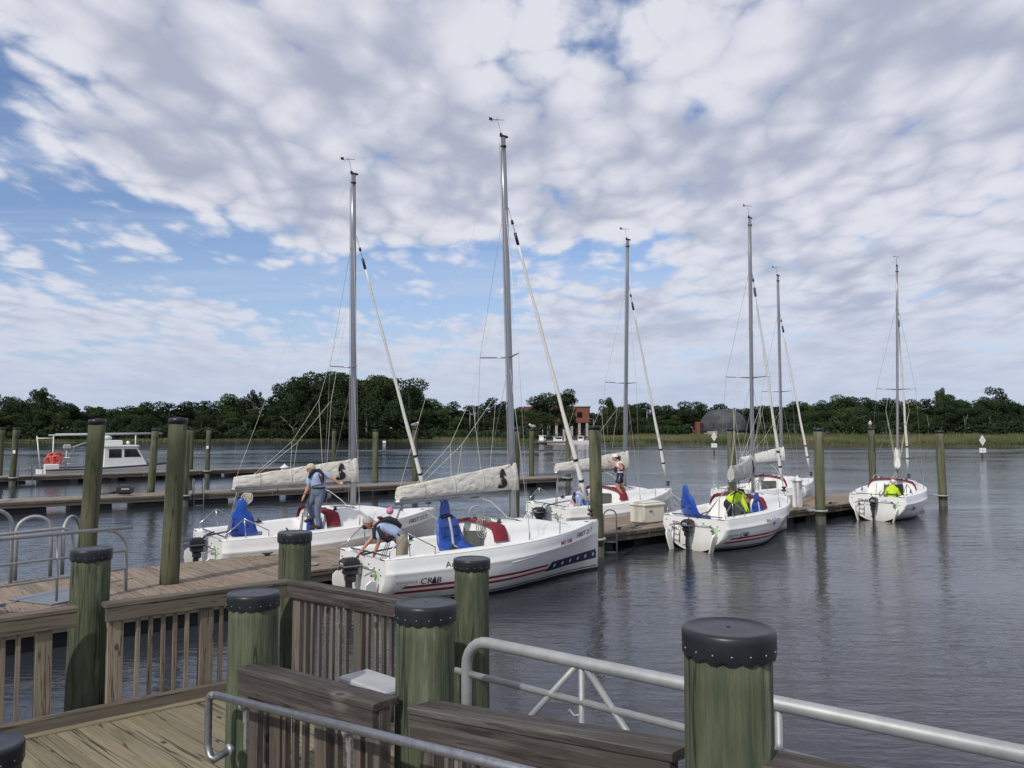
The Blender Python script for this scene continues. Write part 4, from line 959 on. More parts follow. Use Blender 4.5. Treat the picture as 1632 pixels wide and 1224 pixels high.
def hull_mesh():
    b = MB()
    for side in (-1, 1):
        rows = []
        for x in xs_hull():
            k = zk(x); s = zs(x); zl = [k + (.055-k)*i/4 for i in range(5)] + [.055 + (s-.28-.055)*i/8 for i in range(1, 9)] + [s-.245, s-.23, s-.12, s-.02, s]
            rows.append([Vector((x + (0.0 if x < BL-.01 else (z-.1)*.03), side*(hy(x, z) if i else 0.0), z)) for i, z in enumerate(zl)])
        b.grid(rows, mf=lambda i, j: 1 if j < 4 else 0)
        r0 = rows[0]; o = len(b.v); b.v += [tuple(p) for p in r0] + [(0, 0, p.z) for p in r0]; n = len(r0)
        for j in range(n-1): b.f.append((o+j, o+j+1, o+n+j+1, o+n+j)); b.m.append(0); b.sm.append(False)
    return b.mesh('hull', [M_['gel'], M_['antifoul']])
CX0, CX1 = .14, 2.62
def deck_sec(x):
    b = hb(x)-.055*min(1, hb(x)/.5); s = zs(x)
    if x < CX0+.001 or abs(x) < .001:
        return [(b, s), (b-.04, s+.02), (b-.18, s+.025), (b*.78, s+.01), (b*.65, s-.005), (b*.5, s-.01), (b*.35, s-.015), (b*.2, s-.02), (0, s-.02)]
    if x <= CX1:
        return [(b, s), (b-.04, s+.025), (b-.22, s+.055), (b-.30, s+.01), (b-.36, .64), (.46, .60), (.40, .32), (.2, .30), (0, .30)]
    t = min(1, (x-CX1)/(5.15-CX1)); h = .33*(1-t**2.2) if t < 1 else 0
    yc = min(b*.80, .88*(1-.35*t)); q = .028*min(1, b/.3)
    return [(b, s), (b-min(.04, b*.2), s+q), (yc*.98+.01*(1-t), s+q+.01), (yc*.93, s+q+.02+h*.50), (yc*.83, s+q+.025+h*.86), (yc*.66, s+q+.03+h*.97), (yc*.44, s+q+.035+h*1.04), (yc*.22, s+q+.04+h*1.08), (0, s+q+.04+h*1.10)]
def deck_mesh():
    b = MB(); xs = [0, CX0, CX0+.02] + [.35, .7, 1.05, 1.4, 1.75, 2.1, 2.4, CX1] + [CX1+.02] + [2.9, 3.2, 3.5, 3.8, 4.1, 4.4, 4.65, 4.9, 5.1, 5.2, 5.45, 5.7, 5.9, 6.08, BL]
    for side in (-1, 1): b.grid([[Vector((x, side*y, z)) for y, z in deck_sec(x)] for x in xs])
    return b.mesh('deck', M_['gel_deck'])
def strip(x0, x1, z0, z1, m, n=40, side=-1, off=.005, skew=0.0, name='hull_stripe', parent=None):
    b = MB(); rows = []
    for i in range(n+1):
        t = i/n; r_ = []
        for j in range(3):
            zt = j/2; x = x0+(x1-x0)*t + skew*zt*(1-t); z = z0(x)+(z1(x)-z0(x))*zt; r_.append(hp(x, z, side, off))
        rows.append(r_)
    b.grid(rows); return b.build(name, M_[m], parent)
def hull_text(body, x0, z0, size, m, parent, slope=0.0, name='lettering', off=.006, bold=0.0, shear=0.0, xs=1.0, spacing=1.0):
    me = text_mesh(body, size, bold=bold, shear=shear, spacing=spacing)
    for v in me.vertices:
        u, w_ = v.co.x*xs, v.co.y; x = x0+u; v.co = hp(min(x, BL-.01), z0 + w_ + slope*u, -1, off)
    me.materials.clear(); me.materials.append(M_[m]); o = inst(name, me, parent); return o
def poly_on(poly, f, m, name, parent):
    bm = bmesh.new(); vs = [bm.verts.new(f(x, y)) for x, y in poly]; bm.faces.new(vs); bmesh.ops.triangulate(bm, faces=bm.faces[:]); me = bpy.data.meshes.new(name); bm.to_mesh(me); bm.free()
    me.materials.append(M_[m]); return inst(name, me, parent)
EMB = [(735, 90), (752, 98), (765, 115), (768, 140), (778, 165), (770, 178), (752, 160), (738, 166), (736, 190), (765, 212), (788, 245), (788, 280), (765, 300), (735, 311), (690, 313), (640, 310), (636, 265), (650, 278), (655, 255), (668, 275),
       (676, 248), (684, 268), (700, 285), (722, 285), (735, 265), (728, 240), (705, 225), (682, 205), (672, 170), (678, 138), (695, 125), (690, 112), (710, 105), (712, 92)]
MX = 3.72; MTOP = 9.93; MB0 = 1.33; RAKE = -.30
def mast_pt(z): return Vector((MX + RAKE*(z-MB0)/(MTOP-MB0), 0, z))
FST = 8.35
def star_poly(r):
    return [((r if i % 2 == 0 else r*.42)*math.sin(i*math.pi/5), (r if i % 2 == 0 else r*.42)*math.cos(i*math.pi/5)) for i in range(10)]
MESH = {}
def cached(key, fn):
    if key not in MESH: MESH[key] = fn()
    return MESH[key]
def seat_mesh():
    "moulded bucket seat with tall tapering back and head rest, faces +x, foot at origin"
    b = MB(); rows = []
    prof = [(.36, -.06, .30, .08), (.44, .08, .36, .10), (.38, .17, .38, .12), (.18, .18, .37, .14), (.04, .22, .36, .14), (-.05, .33, .34, .12), (-.10, .48, .31, .11), (-.14, .64, .27, .10), (-.165, .76, .22, .09), (-.18, .83, .13, .07), (-.185, .90, .125, .07), (-.19, 1.00, .11, .06), (-.19, 1.07, .085, .05), (-.19, 1.11, .03, .03)]
    n = 12
    for i, (x, z, w_, d) in enumerate(prof):
        a = prof[min(i+1, len(prof)-1)]; c = prof[max(i-1, 0)]; t = Vector((a[0]-c[0], 0, a[1]-c[1])).normalized(); nn = Vector((t.z, 0, -t.x))
        r_ = []
        for j in range(n):
            th = 2*math.pi*j/n; cy = math.cos(th); sy = math.sin(th)
            yy = w_*math.copysign(abs(cy)**.6, cy); dd = d*.5*math.copysign(abs(sy)**.6, sy)
            dish = .07*(abs(cy)**2)*(1 if i < 9 else .3)
            r_.append(Vector((x, yy, z)) + nn*(dd + dish))
        rows.append(r_)
    b.grid(rows, closed=True); o = len(b.v)-n
    b.f += [tuple(range(n)), tuple(o+k for k in reversed(range(n)))]; b.m += [0, 0]; b.sm += [True, True]
    return b.mesh('seat', M_['blue'])
def cover_fn(h0, h1, L_=3.05):
    def f(s, th, off=0.0):
        "s: 0 at mast to 1 at the end; th around"
        h = h0 + (h1-h0)*s; w_ = .135*(1-.2*s)
        cx = math.cos(th); sz = math.sin(th)
        y = w_*math.copysign(abs(cx)**.8, cx); zz = (sz*.5+.5); y *= (1-.62*zz**1.3)
        wr = .015*math.sin(s*26-zz*8+.8*math.sin(s*9))*math.sin(s*11+1)+.011*math.sin(s*58-zz*15)*(1-s)**1.5*zz+.006*math.sin(s*90+zz*4)*(1-zz)+.007*math.sin(s*19+zz*9)
        wr *= .15+.85*min(1, max(0, (s-.10)/.12)); y += math.copysign(wr*(1 if abs(cx) > .2 else 0), y) ; z = zz*h + .006*math.sin(s*26+2)*zz
        return Vector((-s*L_+.10, y + math.copysign(off, y), z))
    return f
def sailboat(pos, ang, label, heel=0.0, boom=0.0, logo=True, stripes='red', name_txt=None, reg=False, cover='cover', seats=(), flat_cover=False, bolster=1.0, model=True, boomz=0.0, sag=0.0, droop=1.0, detail=True, arch=True, emb_side=(-1,)):
    t = thing('sailboat', label, 'sailboat', (pos[0], pos[1], 0), ang, 'white sloops moored along the near dock'); t.rotation_euler = (heel, 0, ang)
    inst('hull', cached('hull', hull_mesh), t); inst('deck', cached('deck', deck_mesh), t)
    # boot line and stripes
    for sd in (-1, 1): strip(.02, BL-.05, lambda x: .085, lambda x: .108, 'navy', side=sd, name='boot_line', parent=t)
    if stripes:
        zb = lambda x: .235+.012*x; x1 = 4.05 if stripes == 'flag' else 5.9
        for dz, xo in ((0, .22), (.105, .36)):
            strip(xo, x1, lambda x: zb(x)+dz, lambda x: zb(x)+dz+.050, 'red', parent=t, skew=.07, name='hull_stripe')
        if stripes == 'flag':
            strip(4.05, BL-.06, lambda x: zb(x)-.03, lambda x: zb(x)+.185, 'navy', parent=t, skew=.12, name='star_band')
            for i in range(6):
                x = 4.33+.34*i; poly_on(star_poly(.062), lambda u, v: hp(x+u, zb(x)+.078+v, -1, .010), 'white', 'star', t)
    for sd in (-1, 1): # moulded recess in the topsides
        b = MB(); b.tube([hp(2.75+.1*i, zs(3)-.33+.008*i, sd, .002) for i in range(9)], [.004]+[.012]*7+[.004], 5); b.build('hull_moulding', M_['gel'], t)
    hull_text('CR', .70, zs(1)-.50, .17, 'ink', t, slope=.02, xs=1.15); hull_text('B', 1.03, zs(1)-.50, .17, 'ink', t, slope=.02, xs=1.15)
    tri = [(.0, 0), (.11, 0), (.055, .15)]; poly_on([(x+.93, y) for x, y in tri], lambda u, v: hp(u, zs(1)-.50+v, -1, .009), 'navy', 'sail_emblem', t)
    hull_text('CHESAPEAKE REGION ACCESSIBLE BOATING', .70, zs(1)-.545, .022, 'ink', t, slope=.02)
    hull_text('ANNAPOLIS', .22, zs(1)-.47, .078, 'inkgrey', t, slope=.02, bold=.001); hull_text('SAILING', .30, zs(1)-.525, .045, 'inkgrey', t, slope=.02)
    if model:
        hull_text('FIRST 21.7', 5.02, zs(5.3)-.20, .155, 'ink', t, slope=.055, shear=.15, bold=.001, xs=1.22)
        poly_on([((x-640)/222, (312-y)/222) for x, y in EMB], lambda u, v: hp(6.12+u*.13, zs(6.1)-.27+v*.20, -1, .008), 'ink', 'bow_emblem', t)
    if reg: hull_text('MD 7185', 4.32, zs(4.5)-.22, .115, 'inkred', t, slope=.045, bold=.003, xs=1.1)
    if name_txt: hull_text(name_txt[0], name_txt[1], zs(2.2)-.25, .16, 'ink', t, slope=.02, xs=1.15)
    # gunwale trim, transom fittings
    for sd in (-1, 1):
        b = MB(); b.tube([Vector((x, sd*(hb(x)-.055*min(1, hb(x)/.5)-.015), zs(x)+.02)) for x in [BL*i/24 for i in range(24)]], .014, 5); b.build('toe_rail', M_['gel'], t)
    b = MB(); b.box((-.012, .35, .62), (.02, .52, .07), bev=.005); b.build('transom_step', M_['gel_deck'], t)
    b = MB(); b.tube([(-.01, .30, .74), (-.07, .30, .76), (-.07, .62, .76), (-.01, .62, .74)], .014, 6); b.build('grab_handle', M_['steel'], t)
    b = MB(); b.tube([(-.02, .60, .70), (-.05, .60, .18)], .014, 6); b.tube([(-.02, .42, .70), (-.05, .42, .18)], .014, 6)
    for z in (.25, .42, .58): b.tube([(-.05, .42, z), (-.05, .60, z)], .012, 5)
    b.build('swim_ladder', M_['steel'], t)
    b = MB(); b.box((-.004, -.66, .60), (.006, .13, .17)); b.build('sticker', M_['green_tag'], t)
    b = MB()
    for y, z, s_ in ((-.30, .77, .05), (-.52, .73, .04), (-.72, .72, .05), (-.78, .62, .04), (.86, .78, .04), (.1, .78, .04)): b.box((-.004, y, z), (.006, s_, .022))
    b.build('transom_fitting', M_['black'], t)
    # twin rudders
    for sd in (-1, 1):
        b = MB(); poly = [(-.09, -.46), (-.17, -.42), (-.22, -.05), (-.27, .34), (-.25, .48), (-.16, .55), (-.05, .53), (-.02, .30), (-.03, -.1)]
        M2 = Matrix.Translation((-.02, sd*.60, .0)) @ Matrix.Rotation(sd*R(-14), 4, 'X') @ Matrix.Rotation(math.pi/2, 4, 'X') @ Matrix.Translation((0, 0, -.02))
        b.prism(poly, .04, M2); b.build('rudder', M_['gel'], t)
        b = MB(); b.tube([(-.30, sd*.70, .64), (-.05, sd*.60, .68), (.02, sd*.46, .70)], .018, 6); b.box((-.05, sd*.60, .60), (.12, .07, .05), bev=.008); b.build('rudder_bracket', M_['steel'], t)
    b = MB(); b.tube([(-.06, -.56, .72), (-.06, .52, .72)], .012, 6); b.build('rudder_link', M_['steel'], t)
    b = MB(); b.tube([(-.05, -.12, .93), (.45, .02, .96), (1.15, .1, 1.0)], [.022, .018, .016], 7); b.build('tiller', M_['black'], t)
    b = MB(); b.tube([(.16, -.78, .96), (.14, .76, .95)], .014, 6); b.build('tiller_extension', M_['black'], t)
    # outboard on the transom
    b = MB(); b.box((-.27, .06, .78), (.40, .30, .28), bev=.07); b.box((-.25, .06, .60), (.30, .26, .14), bev=.04); b.box((-.24, .06, .46), (.20, .20, .18), bev=.04); o = b.build('outboard_motor', M_['black'], t)
    b = MB(); b.box((-.27, .06, .36), (.12, .09, .66), bev=.02); b.box((-.24, .06, -.05), (.18, .05, .3), bev=.02); b.build('drive_leg', M_['black'], o)
    b = MB(); b.box((-.34, .06, .12), (.26, .16, .02), bev=.006); b.lathe([(.02, -.06), (.045, 0), (.02, .08)], 8, c=(-.38, .06, -.16), M=Matrix.Rotation(math.pi/2, 3, 'Y')); b.build('cavitation_plate', M_['black'], o)
    b = MB(); b.box((-.06, .06, .66), (.10, .24, .22), bev=.01); b.tube([(-.02, -.02, .5), (-.14, .0, .62)], .014, 5); b.build('motor_bracket', M_['galv'], o)
    b = MB(); b.tube([(-.18, .06, .80), (.05, .2, .95), (.30, .3, 1.0)], [.03, .02, .024], 7); b.build('tiller_handle', M_['black'], o)
    o.scale = (.82, .82, .86); o.location = (-.01, .01, .08)
    b = MB(); b.box((-.27, .06, .745), (.404, .304, .03), bev=.01); b.box((-.474, .06, .80), (.008, .16, .05)); b.build('cowl_band', M_['lid'], o)
    # stern rails: small tripods
    for sd in (-1, 1):
        y = sd*(hb(.2)-.12); b = MB(); top = Vector((.50, y, zs(.5)+.47))
        for q in ((.12, y*.98, zs(.1)+.02), (.55, y*1.0, zs(.5)+.03), (1.05, sd*(hb(1)-.14), zs(1)+.03)): b.tube([top, Vector(q) + Vector((0, 0, .14)) if q[0] > 1 or q[0] < .2 else Vector(q), q], .0125, 6)
        b.build('stern_rail', M_['steel'], t)
        b = MB(); b.tube([(4.35, sd*(hb(4.35)-.13), zs(4.35)), (4.35, sd*(hb(4.35)-.12), zs(4.35)+.42)], .011, 6); b.build('stanchion', M_['steel'], t)
    # companionway, bulkhead pieces
    b = MB(); b.box((CX1-.012, .12, .80), (.03, 1.0, .62), bev=.01); b.build('bulkhead_panel', M_['gel'], t)
    b = MB(); b.prism([(-.36, .52), (.36, .50), (.36, 1.16), (-.33, 1.22)], .02, Matrix(((0, 0, 1, CX1-.055), (1, 0, 0, -.08), (0, 1, 0, 0), (0, 0, 0, 1)))); b.build('companionway_hatch', M_['hatch'], t)
    b = MB(); b.tube([(CX1-.035, .295, .52), (CX1-.035, .265, 1.22)], .012, 5); b.tube([(CX1-.035, .30+.28, .52), (CX1-.035, .56, 1.2)], .008, 5); b.build('hatch_trim', M_['black'], t)
    b = MB()
    rows = []
    for x, of in ((0, .004), (.02, .035), (.3, .045), (.9, .042), (1.0, .0)):
        sec = deck_sec(CX1+.05); r_ = []
        for sd in (-1, 1):
            ss = sec[2:] if sd == -1 else list(reversed(sec[2:-1]))
            for y, z in ss:
                wd = .10 + bolster*(.03 + (.25*min(1, max(0, y-.15)/.5) if sd == -1 else .0)); r_.append(Vector((CX1-.06 + wd*x, sd*(y+of*.6*(1 if y > .5 else .2)), z+of)))
        rows.append(r_)
    b.grid(rows); b.build('companionway_cover', M_['maroon'], t)
    b = MB(); b.box((3.15, 0, zs(3.2)+.37), (.62, .62, .03), bev=.01); b.build('hatch_garage', M_['gel'], t)
    b = MB()
    for sd in (-1, 1): b.box((2.60+.1, sd*.34, zs(2.7)+.44), (.16, .05, .05), bev=.01); b.lathe([(.05, 0), (.055, .02), (.035, .05), (.04, .09), (.02, .10)], 10, c=(2.98, sd*.45, zs(2.7)+.39))
    b.build('winch', M_['black'], t)
    b = MB(); b.tube([(3.62, -.22, 1.37), (3.3, -.25, 1.43), (2.9, -.30, 1.45)], .010, 5); b.tube([(3.62, -.26, 1.37), (3.3, -.33, 1.42), (2.9, -.38, 1.44)], .010, 5); b.tube([(3.6, .26, 1.37), (3.3, .33, 1.42), (2.9, .38, 1.44)], .010, 5); b.build('control_line', M_['rope_g'], t)
    b = MB(); b.tube([(3.5, -.36, 1.38), (4.05, -.58, 1.20)], [.02, .014], 6); b.box((3.78, -.46, 1.30), (.5, .06, .03), bev=.01); b.build('jib_track', M_['black'], t)
    # spinnaker-chute hatch and pulpit on the foredeck
    b = MB(); b.box((4.9, 0, zs(4.9)+.10), (.42, .42, .03), bev=.01); b.build('fore_hatch', M_['lid'], t)
    b = MB(); b.box((5.75, -.16, zs(5.8)+.05), (.12, .03, .03), bev=.008); b.box((5.75, .16, zs(5.8)+.05), (.12, .03, .03), bev=.008); b.build('bow_cleat', M_['black'], t)
    # mast, spreaders, rigging
    mt = MB(); n = 12; rows = []
    for i in range(7):
        z = MB0 + (MTOP-MB0)*i/6; p = mast_pt(z); k = 1 if i < 5 else (.93 if i == 5 else .80)
        rows.append([p + Vector((.078*k*math.cos(a), .050*k*math.sin(a), 0)) for a in [2*math.pi*j/n for j in range(n)]])
    mt.grid(rows, closed=True); o = len(mt.v)-n; mt.f += [tuple(range(n)), tuple(o+k for k in range(n))]; mt.m += [0, 0]; mt.sm += [False, False]
    mo = mt.build('mast', M_['mast'], t)
    b = MB(); q = mast_pt(MTOP-.22); b.lathe([(.07, 0), (.07, .03)], 10, c=q); b.build('mast_band', M_['black'], mo); b = MB(); b.box(mast_pt(MTOP)+Vector((.02, 0, .03)), (.20, .06, .05), bev=.01); b.box(mast_pt(MTOP)+Vector((-.06, 0, .06)), (.06, .03, .05)); b.build('masthead_fitting', M_['black'], mo)
    b = MB(); q = mast_pt(MTOP)+Vector((-.05, 0, .05)); b.tube([q, q+Vector((-.10, 0, .30))], .005, 4); v = q+Vector((-.10, 0, .32)); b.tube([v+Vector((-.16, .05, -.01)), v+Vector((.14, -.06, .01))], .006, 4); b.box(v+Vector((-.16, .05, 0)), (.09, .006, .07)); b.tube([v, v+Vector((-.12, -.12, 0))], .004, 4); b.tube([v, v+Vector((-.04, .17, 0))], .004, 4); b.build('wind_indicator', M_['black'], mo)
    zsp = 4.95
    for sd in (-1, 1):
        a = mast_pt(zsp); c = Vector((MX-.42, sd*.72, zsp+.03)); b = MB(); b.tube([a, c], [.022, .014], 6); b.build('spreader', M_['mast'], mo)
        ch = Vector((MX-.36, sd*(hb(MX)-.12), zs(MX)+.03)); b = MB()
        b.tube([mast_pt(FST+.1), c, ch], .0045, 4); b.tube([mast_pt(zsp-.1), ch+Vector((.04, 0, 0))], .0045, 4); b.tube([ch, ch+Vector((0, 0, .16))], .012, 5); b.build('shroud', M_['wire'], t)
    b = MB(); b.tube([mast_pt(9.8)+Vector((-.09, .02, 0)), mast_pt(2.4)+Vector((-.10, .02, 0))], .006, 4); b.tube([mast_pt(9.6)+Vector((-.10, -.03, 0)), mast_pt(1.5)+Vector((-.16, -.06, 0))], .005, 4)
    b.tube([mast_pt(7.9)+Vector((.09, .03, 0)), mast_pt(1.6)+Vector((.12, .05, 0))], .005, 4); b.build('halyard', M_['rope_g'], t)
    b = MB(); b.tube([mast_pt(MTOP-.03)+Vector((-.1, 0, 0)), (.25, 0, zs(.2)+.1)], .0035, 4) if False else None
    # furled jib
    f0 = Vector((BL-.18, 0, zs(6)+.06)); f1 = mast_pt(FST)+Vector((.09, 0, 0)); fd = (f1-f0)
    b = MB(); pts = []; rs = []
    for i in range(15):
        s = .065+.83*i/14; pts.append(f0+fd*s + Vector((0, .008*math.sin(i*1.7), 0))); rs.append(.058-.034*(i/14)+.004*math.sin(i*2.1) if i > 0 else .04)
    b.tube(pts, rs, 8); jo = b.build('furled_jib', M_['jib'], t)
    b = MB(); b.tube([f0, f0+fd*.07], .014, 6); b.tube([f0+fd*.895, f1], .008, 5); b.build('forestay', M_['wire'], jo)
    b = MB(); b.lathe([(.03, 0), (.085, .02), (.085, .05), (.04, .07), (.04, .11), (.085, .13), (.085, .15), (.03, .17)], 10, c=f0+fd*.012); b.build('furling_drum', M_['black'], jo)
    b = MB(); p_ = f0+fd*.905; b.tube([p_-fd.normalized()*.14, p_+fd.normalized()*.14], .036, 7); b.build('top_swivel', M_['black'], jo); b = MB(); p_ = f0+fd*.955; b.tube([p_-fd.normalized()*.05, p_+fd.normalized()*.05], .032, 6); b.build('halyard_swivel', M_['black'], jo)
    b = MB()
    for s in (.13, .20): b.tube([f0+fd*(s-.004), f0+fd*(s+.004)], .064, 8)
    b.build('sail_tie', M_['navycloth'], jo)
    # boom and sail cover
    bz = 1.98+boomz; bo = bpy.data.objects.new('boom', None)
    bm_ = MB(); Lb = 3.0; ez = -.08*droop
    bm_.tube([(0, 0, 0), (-Lb, 0, ez)], .052, 10); bo = bm_.build('boom', M_['mast'], t)
    bo.location = mast_pt(bz)+Vector((-.09, 0, 0)); bo.rotation_euler = (0, 0, boom)
    cf = cover_fn(.58, .27); cb = MB(); ns, nt_ = 90, 28
    fl = (lambda s: sag*math.sin(math.pi*min(1, s))**.8)
    if flat_cover: cf = cover_fn(.56, .42, 3.0)
    def cpt(s, th, off=0.0): v = cf(s, th, off); v.z += .03 + ez*s - fl(s); return v
    rows = [[cpt(i/ns, 2*math.pi*j/nt_) for j in range(nt_)] for i in range(ns+1)]
    cb.grid(rows, closed=True); cb.f += [tuple(range(nt_)), tuple(len(cb.v)-nt_+j for j in range(nt_))]; cb.m += [0, 0]; cb.sm += [False, False]
    co = cb.build('sail_cover', M_[cover], bo)
    b = MB(); b.tube([(.11, 0, .02), (.11, 0, .30), (.10, 0, .56), (.09, 0, .62)], [.125, .115, .085, .065], 12); b.build('cover_collar', M_[cover], co)
    for s_ in (.30, .55, .80):
        b = MB(); b.tube([cpt(s_, 2*math.pi*j/16, .006) for j in range(16)], .009, 5, closed=True); b.build('cover_tie', M_['lid'], co)
    # seahorse emblem on the cover
    if logo:
        for sd in emb_side:
            def fe(u, v, sd=sd):
                s = .175-.085*u; zz = .12+.78*v
                th = math.asin(max(-1, min(1, zz*2-1))); th = th if sd == 1 else math.pi-th
                p = cpt(s, th, 0.0); p.y = sd*(abs(p.y)+.020); return p
            dens = []; pl = [((x-640)/150, (312-y)/222) for x, y in EMB]
            for i in range(len(pl)): dens.append(pl[i])
            poly_on(dens, fe, 'emblem', 'seahorse_emblem', co)
    # lazy jacks
    b = MB()
    for sd in (-1, 1):
        up1 = mast_pt(5.0)+Vector((-.55, sd*.5, -.1)) - bo.location; nd = Vector((-1.35, sd*.30, 1.55)); hi = mast_pt(6.6)-bo.location + Vector((-.15, sd*.05, 0))
        b.tube([hi, Vector((-.75, sd*.42, 2.1))], .0045, 4); b.tube([Vector((-.75, sd*.42, 2.1)), Vector((-.70, sd*.13, .35))], .0045, 4); b.tube([Vector((-.75, sd*.42, 2.1)), Vector((-1.5, sd*.20, 1.05))], .0045, 4)
        b.tube([Vector((-1.5, sd*.20, 1.05)), Vector((-1.55, sd*.10, .32))], .0045, 4); b.tube([Vector((-1.5, sd*.20, 1.05)), Vector((-2.5, sd*.08, .22))], .0045, 4)
    b.tube([mast_pt(MTOP-.02)-bo.location+Vector((-.1, 0, 0)), (-Lb+.02, 0, ez+.05)], .0035, 4)
    b.build('lazy_jacks', M_['rope'], bo)
    b = MB(); b.tube([(-.95, 0, -.06), (-.55, 0, -.20), (-.25, 0, -.42), (-.02, 0, -.62)], .011, 6); b.build('vang', M_['jib'], bo)
    b = MB(); b.box((-1.0, 0, -.07), (.22, .04, .05), bev=.01); b.tube([(-1.9, 0, -.08), (-1.87, .0, -.2)], .012, 5); b.build('vang_block', M_['black'], bo)
    b = MB(); e = Vector((-Lb+.15, 0, ez)); ca, sa = math.cos(boom), math.sin(boom); q = Vector((.45, 0, zs(.4)-.12))-bo.location; q = Vector((q.x*ca+q.y*sa, -q.x*sa+q.y*ca, q.z))
    for k in (-.03, 0, .03): b.tube([e+Vector((k, k, -.04)), q+Vector((k, -k, 0))], .008, 5)
    b.tube([e+Vector((0, 0, -.02)), e+Vector((0, 0, -.16))], .030, 6); b.build('mainsheet', M_['rope_g'], bo)
    # blue seats
    for (x, y, rz_, sc_) in seats:
        so = inst('seat', cached('seat', seat_mesh), t, Matrix.Translation((x, y, .62)) @ Matrix.Rotation(rz_, 4, 'Z') @ Matrix.Scale(sc_, 4))
        b = MB(); b.tube([(-.02, -.03, .80), (.055, -.03, .55), (.085, -.02, .30), (.2, -.02, .255)], .026, 5); b.build('strap', M_['lid'], so)
        for zz, xx in ((.62, -.04), (.46, -.02)):
            for yy in (-.13, .13):
                for dx in (-.125, .045): b = MB(); b.box((xx+dx, yy, zz), (.02, .10, .03), bev=.004); b.build('strap_slot', M_['black'], so)
        b = MB(); b.box((.12, 0, .02), (.30, .22, .22), bev=.02); b.build('seat_mount', M_['black'], so)
        b = MB(); b.tube([(-.12, .13, .80), (-.13, 0, .82), (-.12, -.13, .80)], .04, 8); b.build('neck_pad', M_['navycloth'], so)
    if arch:
        for x, y in ((1.55, -.86), (1.55, .86)):
            b = MB(); b.box((x, y, zs(x)+.075), (.16, .05, .05), bev=.015); b.tube([(x+.03, y, zs(x)+.08), (x-.02, y*.99, zs(x)+.16)], .02, 6); b.build('cam_cleat', M_['black'], t)
    return t
def line(a, b_, sagm, label, m='rope', r_=.008):
    a = Vector(a); b_ = Vector(b_); pts = [a+(b_-a)*i/10 - Vector((0, 0, sagm*4*(i/10)*(1-i/10))) for i in range(11)]
    mb = MB(); mb.tube(pts, r_, 5); return tag(mb.build('mooring_line', M_[m]), label, 'rope')
def loc_pt(b_, p): return Matrix.Translation(b_.location) @ b_.rotation_euler.to_matrix().to_4x4() @ Vector(p)
boatA = sailboat((-2.92, 16.02), R(37.3), 'nearest sailboat, white with red stripes and a starred navy bow band, two blue seats', heel=R(0), boom=R(4), stripes='flag', name_txt=('Ar', 1.20), reg=True,
                 seats=((1.98, -.12, R(-80), 1.12),))
boatB = sailboat((-7.03, 18.95), R(39.3), 'left sailboat behind the near dock, a man in a tan cap standing on its deck', heel=R(2.6), boom=R(-5), stripes=None,
                 seats=((.85, .10, R(55), 1.0), (2.36, -.66, R(-80), .78)))
boatC = sailboat((1.05, 26.3), R(40), 'third sailboat, behind the tall piling, with a woman standing at its mast', heel=R(3.2), boom=R(-6), stripes=None, reg=False, model=False, logo=False,
                 seats=((1.45, -.42, R(-60), 1.0),))
boatD = sailboat((5.02, 22.78), R(48.5), 'white sailboat seen from its stern, two red stripes, a person in yellow bending inside', heel=R(1.2), boom=R(14), stripes='red', name_txt=('Wind Dunes', 2.0), cover='cover_g', logo=True, model=False,
                 seats=((.72, .52, R(-18), 1.02), (2.46, -.78, R(-120), .78)), flat_cover=True, sag=.10, emb_side=(-1,), bolster=.5)
boatE = sailboat((8.72, 32.75), R(40), 'sailboat with a bright white sail cover behind the power pedestal, on the far dock side', heel=R(1), boom=R(0), stripes=None, model=False, cover='jib', seats=(), bolster=0)
boatF = sailboat((13.35, 30.1), R(54), 'rightmost sailboat, seen from its stern at the dock end, person in yellow crouching', heel=R(1.6), boom=R(11), stripes=None, model=False, logo=False, cover='jib', seats=(), flat_cover=True, sag=.15, bolster=0)
# mooring lines
line(loc_pt(boatA, (.4, .9, .95)), dk(545, .1), .05, 'pale mooring line from the stern of the nearest sailboat to the dock')
line(loc_pt(boatA, (5.9, .1, 1.15)), dk(930, .2), .1, 'pale mooring line from the bow of the nearest sailboat')
line(loc_pt(boatB, (5.8, -.2, 1.15)), dk(740, 2.45), .05, 'mooring line running down from the bow of the left sailboat')
line(loc_pt(boatC, (5.9, -.1, 1.15)), dk(1110, 2.3), .05, 'mooring line from the bow of the third sailboat down to the dock')
line(loc_pt(boatD, (.3, .95, .95)), dk(1070, .3), .06, 'mooring line from the stern of the red-striped right-hand sailboat')
line(loc_pt(boatF, (.4, 1.0, .95)), dk(1330, .5), .15, 'long mooring line from the rightmost sailboat back along the dock')
# rope coil and blocks on boat A
def hang_coil(b_, p, r_, label, m='rope'):
    mb = MB(); c = loc_pt(b_, p); rr = random.Random(3)
    for k in range(5):
        q = r_*(1-.08*k); mb.tube([c + Vector((q*.7*math.cos(a*.5236)+.03*k, rr.uniform(-.02, .02), q*1.3*math.sin(a*.5236) - q*1.2)) for a in range(12)], .011, 5, closed=True)
    return tag(mb.build('rope_coil', M_[m]), label, 'rope')
hang_coil(boatA, (2.56, -.42, 1.50), .17, 'coiled grey rope hanging over the maroon cover of the nearest sailboat', 'rope_g')
hang_coil(boatB, (.85, .0, 1.83), .12, 'tangled pale rope bundle hanging from the boom of the left sailboat')
mb = MB(); c = loc_pt(boatA, (.62, .02, 1.72)); mb.sphere(c, .075, 12, 8); tag(mb.build('ball', M_['pink']), 'small pink ball hanging at the boom end of the nearest sailboat', 'ball')
